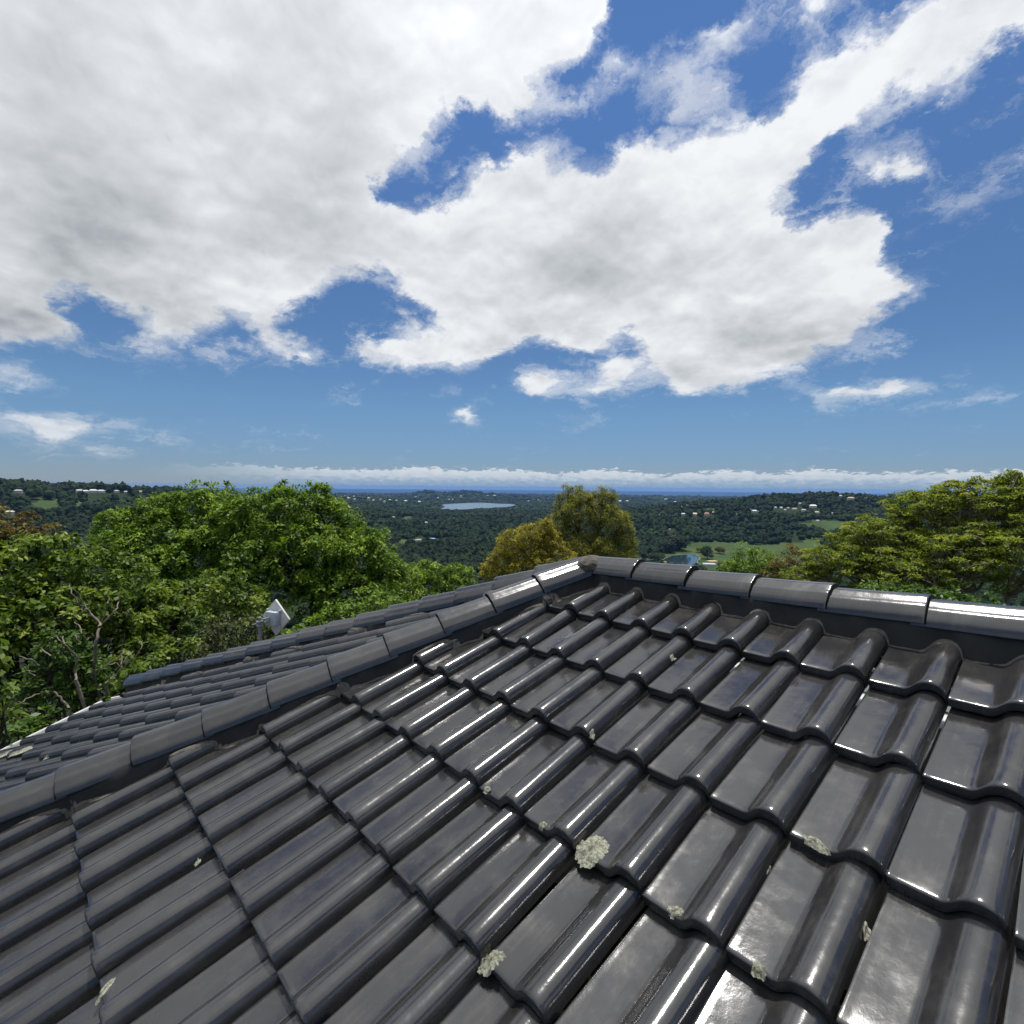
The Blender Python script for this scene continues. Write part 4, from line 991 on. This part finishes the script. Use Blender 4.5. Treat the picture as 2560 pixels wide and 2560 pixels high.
# bare dead tree in the creepers --------------------------------------
def dead_tree():
    rng = np.random.default_rng(31); Zd = lambda x, y: (x * .28986, 1480 + y * .28986)
    D0 = 8.6
    B = [([(800, 700), (820, 560), (835, 420), (855, 300)], .030, .020), ([(855, 300), (870, 270), (765, 175), (690, 110), (620, 10), (600, -60)], .022, .007), ([(765, 175), (720, 90), (655, 0), (640, -40)], .011, .004),
         ([(870, 280), (905, 255), (1005, 155), (1025, 80), (1040, 15)], .020, .006), ([(890, 240), (915, 160), (930, 100), (945, 40)], .012, .004),
         ([(800, 690), (900, 650), (1040, 540), (1105, 500)], .014, .004), ([(820, 735), (910, 640), (1000, 605), (1040, 650)], .012, .007), ([(1040, 650), (1050, 520), (1075, 360)], .014, .004), ([(1040, 670), (1160, 570), (1220, 480), (1230, 415)], .015, .005), ([(1045, 640), (1090, 560), (1155, 515)], .010, .004), ([(910, 795), (1000, 720), (1040, 660)], .016, .012), ([(940, 760), (970, 690), (1030, 640)], .008, .004), ([(930, 510), (955, 430), (970, 400)], .008, .004),
         ([(870, 920), (960, 820), (1080, 745), (1200, 690), (1300, 620), (1350, 570), (1350, 510)], .013, .005),
         ([(660, 560), (590, 480), (520, 430), (480, 370)], .017, .007), ([(555, 445), (540, 390), (510, 365)], .012, .006), ([(545, 540), (540, 470), (555, 440)], .011, .008), ([(505, 540), (515, 490), (545, 460)], .009, .006), ([(460, 520), (445, 410), (400, 370), (370, 330)], .013, .005), ([(435, 405), (455, 395)], .009, .005), ([(430, 555), (350, 490), (265, 440)], .012, .006),
         ([(345, 630), (260, 580), (160, 550)], .013, .005), ([(300, 725), (230, 670), (155, 590)], .012, .005), ([(305, 690), (250, 678)], .008, .005), ([(75, 995), (170, 965), (250, 915), (380, 862), (440, 880)], .013, .010), ([(745, 425), (710, 350), (690, 290), (640, 260), (605, 180)], .013, .005), ([(745, 425), (780, 390), (800, 355)], .010, .006), ([(690, 430), (665, 395), (660, 365)], .010, .006), ([(660, 560), (650, 700), (655, 760)], .016, .018), ([(600, 1010), (540, 930), (460, 850)], .020, .016)]
    paths = []
    for pl, a, b in B:
        dep = D0 + rng.normal(0, .18); pts_ = []
        for i, (x, y) in enumerate(pl): pts_.append(at(*Zd(x, y), dep + .10 * math.sin(i * 1.7 + dep * 9)))
        P = np.array(pts_); t = np.linspace(0, len(P) - 1, (len(P) - 1) * 4 + 1)
        Q = np.stack([np.interp(t, np.arange(len(P)), P[:, k]) for k in range(3)], 1) + rng.normal(0, .006, (len(t), 3))
        paths.append((Q, np.linspace(a * .75, b * .75, len(t))))
    foot = at(*Zd(650, 900), D0); foot[2] = float(ground(foot[0], foot[1]))
    for q in ((655, 760), (800, 700), (870, 920), (600, 1010), (910, 795)):
        e = at(*Zd(*q), D0); paths.append((curve3(foot, e, .06, rng, 6), np.linspace(.03, .02, 6)))
    root = empty('dead_tree', foot, 'bare grey dead tree poking out of the creepers at the lower left', 'tree')
    V, F = tubes(paths, 6); link('branches', quads('branches', V, F, BARK_D, smooth=True), root)
dead_tree()

# ------------------------------------------------------------------ panel antenna on its mast
M_PAN = plain('off_white_plastic', (.62, .60, .57), .45, .4, nscale=25, namt=.08)
M_BOX = plain('grey_enclosure', (.42, .45, .48), .4, .4, nscale=25, namt=.05)
M_ZINC = plain('galvanised_tube', (.33, .34, .35), .4, .5, .7, nscale=40, namt=.15)
M_CABLE = plain('black_cable', (.012, .012, .012), .5, .4)
def antenna():
    D = 6.0
    c = at(681, 1546, D); top = at(681, 1500, D); s = (top[2] - c[2]) * math.sqrt(2) * 1.0      # side of the square panel
    view = c - CAM; va = math.atan2(view[0], view[1])
    fa = va + rad(48)                                                                         # bearing the panel faces
    fwd = np.array([math.sin(fa), math.cos(fa), 0.]); sd_ = np.array([fwd[1], -fwd[0], 0.]); up = np.array([0, 0, 1.])
    pole_c = at(650, 1570, D - .03)
    foot_z = float(S_west.z(pole_c[0], pole_c[1])) if (pole_c[0] - APX[0]) > -EAVE - .0 else -4.8
    root = empty('panel_antenna', (pole_c[0], pole_c[1], foot_z), 'white diamond-shaped panel antenna with a grey box on its back, on a short mast', 'antenna')
    R3 = Matrix((tuple(sd_), tuple(-fwd), tuple(up))).transposed()
    bm = bmesh.new(); box(bm, (0, 0, 0), (s, .022, s), None, .006)
    bmesh.ops.transform(bm, matrix=Matrix.Translation(Vector(c + fwd * .05)) @ R3.to_4x4() @ Matrix.Rotation(rad(45), 4, 'Y'), verts=bm.verts[:])
    link('panel', bm_mesh('panel', bm, M_PAN, 30), root)
    bm = bmesh.new(); box(bm, (0, 0, 0), (s * .54, .060, s * .54), None, .012); box(bm, (0, .030, 0), (s * .60, .010, s * .60), None, .004)
    for sx in (-1, 1):
        for sz in (-1, 1): box(bm, (sx * s * .31, .018, sz * s * .31), (.016, .03, .016), None, .003)
    for v in bm.verts: v.co.y = -v.co.y
    bmesh.ops.recalc_face_normals(bm, faces=bm.faces)
    b_c = c + fwd * .0
    bmesh.ops.transform(bm, matrix=Matrix.Translation(Vector(b_c)) @ R3.to_4x4() @ Matrix.Rotation(0, 4, 'Y'), verts=bm.verts[:])
    link('enclosure', bm_mesh('enclosure', bm, M_BOX, 30), root)
    ptop = np.array([pole_c[0], pole_c[1], c[2] + .03])
    V, F = tubes([(np.array([[pole_c[0], pole_c[1], foot_z - .02], ptop - np.array([0, 0, .01]), ptop, ptop]), np.array([.019, .019, .018, .001]))], 14)
    mast = link('mast', quads('mast', V, F, M_ZINC, smooth=False), root)
    V, F = tubes([(np.array([[pole_c[0], pole_c[1], foot_z - .01], [pole_c[0], pole_c[1], foot_z + .02]]), np.array([.06, .035]))], 14)
    link('foot_plate', quads('foot_plate', V, F, M_ZINC), root)
    bk = c - fwd * .04
    bm = bmesh.new()
    mid = (ptop - np.array([0, 0, .045]) + bk) / 2; arm = bk - (ptop - np.array([0, 0, .045])); L = np.linalg.norm(arm); arm = arm / L
    Ra = Vector(arm).to_track_quat('X', 'Z').to_matrix()
    for dz in (-.018, .018): box(bm, tuple(mid + np.array([0, 0, dz])), (L * .95, .028, .010), Ra, .003)
    box(bm, tuple(ptop - np.array([0, 0, .045])), (.065, .065, .022), Ra, .006); box(bm, tuple(ptop - np.array([0, 0, .085])), (.06, .06, .02), Ra, .006)
    box(bm, tuple(ptop - np.array([0, 0, .06]) - arm * .05), (.05, .012, .012), Ra, .003)
    link('bracket', bm_mesh('bracket', bm, M_ZINC, 30), root)
    a = c - fwd * .02 - up * s * .30; b_ = ptop - np.array([0, 0, .20])
    t = np.linspace(0, 1, 12)[:, None]; Q = a * (1 - t) + (b_ + arm * .02) * t; Q[:, 2] -= (4 * t * (1 - t))[:, 0] * .07
    V, F = tubes([(Q, np.full(12, .0045))], 6); link('cable', quads('cable', V, F, M_CABLE, smooth=True), root)
antenna()

# single trees by the pond
def meadow_tree(px, py, wpx, label, leafm, seed, hr=1.0):
    p = sight(px, py); D = math.hypot(*(p[:2] - CAM[:2])); r = wpx / FPX * D / 2
    c = np.array([p[0], p[1], float(ground(p[0], p[1]))])
    rng = np.random.default_rng(seed)
    lob = [(c + np.array([rng.normal(0, r * .35), rng.normal(0, r * .35), r * hr * rng.uniform(.8, 1.3)]), np.array([r, r, r * hr]) * rng.uniform(.55, .8)) for _ in range(5)]
    tree('meadow_tree', label, 'tree', lob, leafm, seed, spacing=r * .2, n=16, tuft=r * .14, ll=r * .1, lw=r * .07, r0=r * .07, base=c, step=30, tw=.05, group='single trees in the pond meadow')
meadow_tree(1700, 1376, 46, 'large rounded dark green tree at the edge of the woods behind the pond', G_DARK, 41, .8)
meadow_tree(1672, 1382, 40, 'dark green tree left of the large rounded one behind the pond', G_DARK, 42, .75)
meadow_tree(1768, 1398, 30, 'dark upright tree beside the pond and the yellow building', G_DARK, 43, 1.0)
meadow_tree(1797, 1384, 24, 'small brownish tree alone on the meadow right of the pond', G_RUST, 44, .7)
meadow_tree(1752, 1382, 22, 'faint olive bush in the meadow above the pond', G_OLIVE, 45, .6)
meadow_tree(1645, 1402, 40, 'low green bush on the near bank of the pond', G_DARK, 46, .5)

# ------------------------------------------------------------------ the air
def haze():
    m_ = bpy.data.materials.new('thin_blue_haze'); m_.use_nodes = True; t = m_.node_tree; t.nodes.clear(); g = NG(t)
    out = g.new('ShaderNodeOutputMaterial'); pv = g.new('ShaderNodeVolumePrincipled')
    pv.inputs['Color'].default_value = (.22, .45, .95, 1); pv.inputs['Density'].default_value = 4.0e-5; pv.inputs['Anisotropy'].default_value = 0.0
    g.l.new(pv.outputs[0], out.inputs['Volume'])
    bm = bmesh.new(); box(bm, (CAM[0], CAM[1], -76.0), (44000, 44000, 190.0))
    tag(link('haze', bm_mesh('haze', bm, m_)), 'thin blue haze over the far land and sea', 'haze', kind='stuff')
haze()
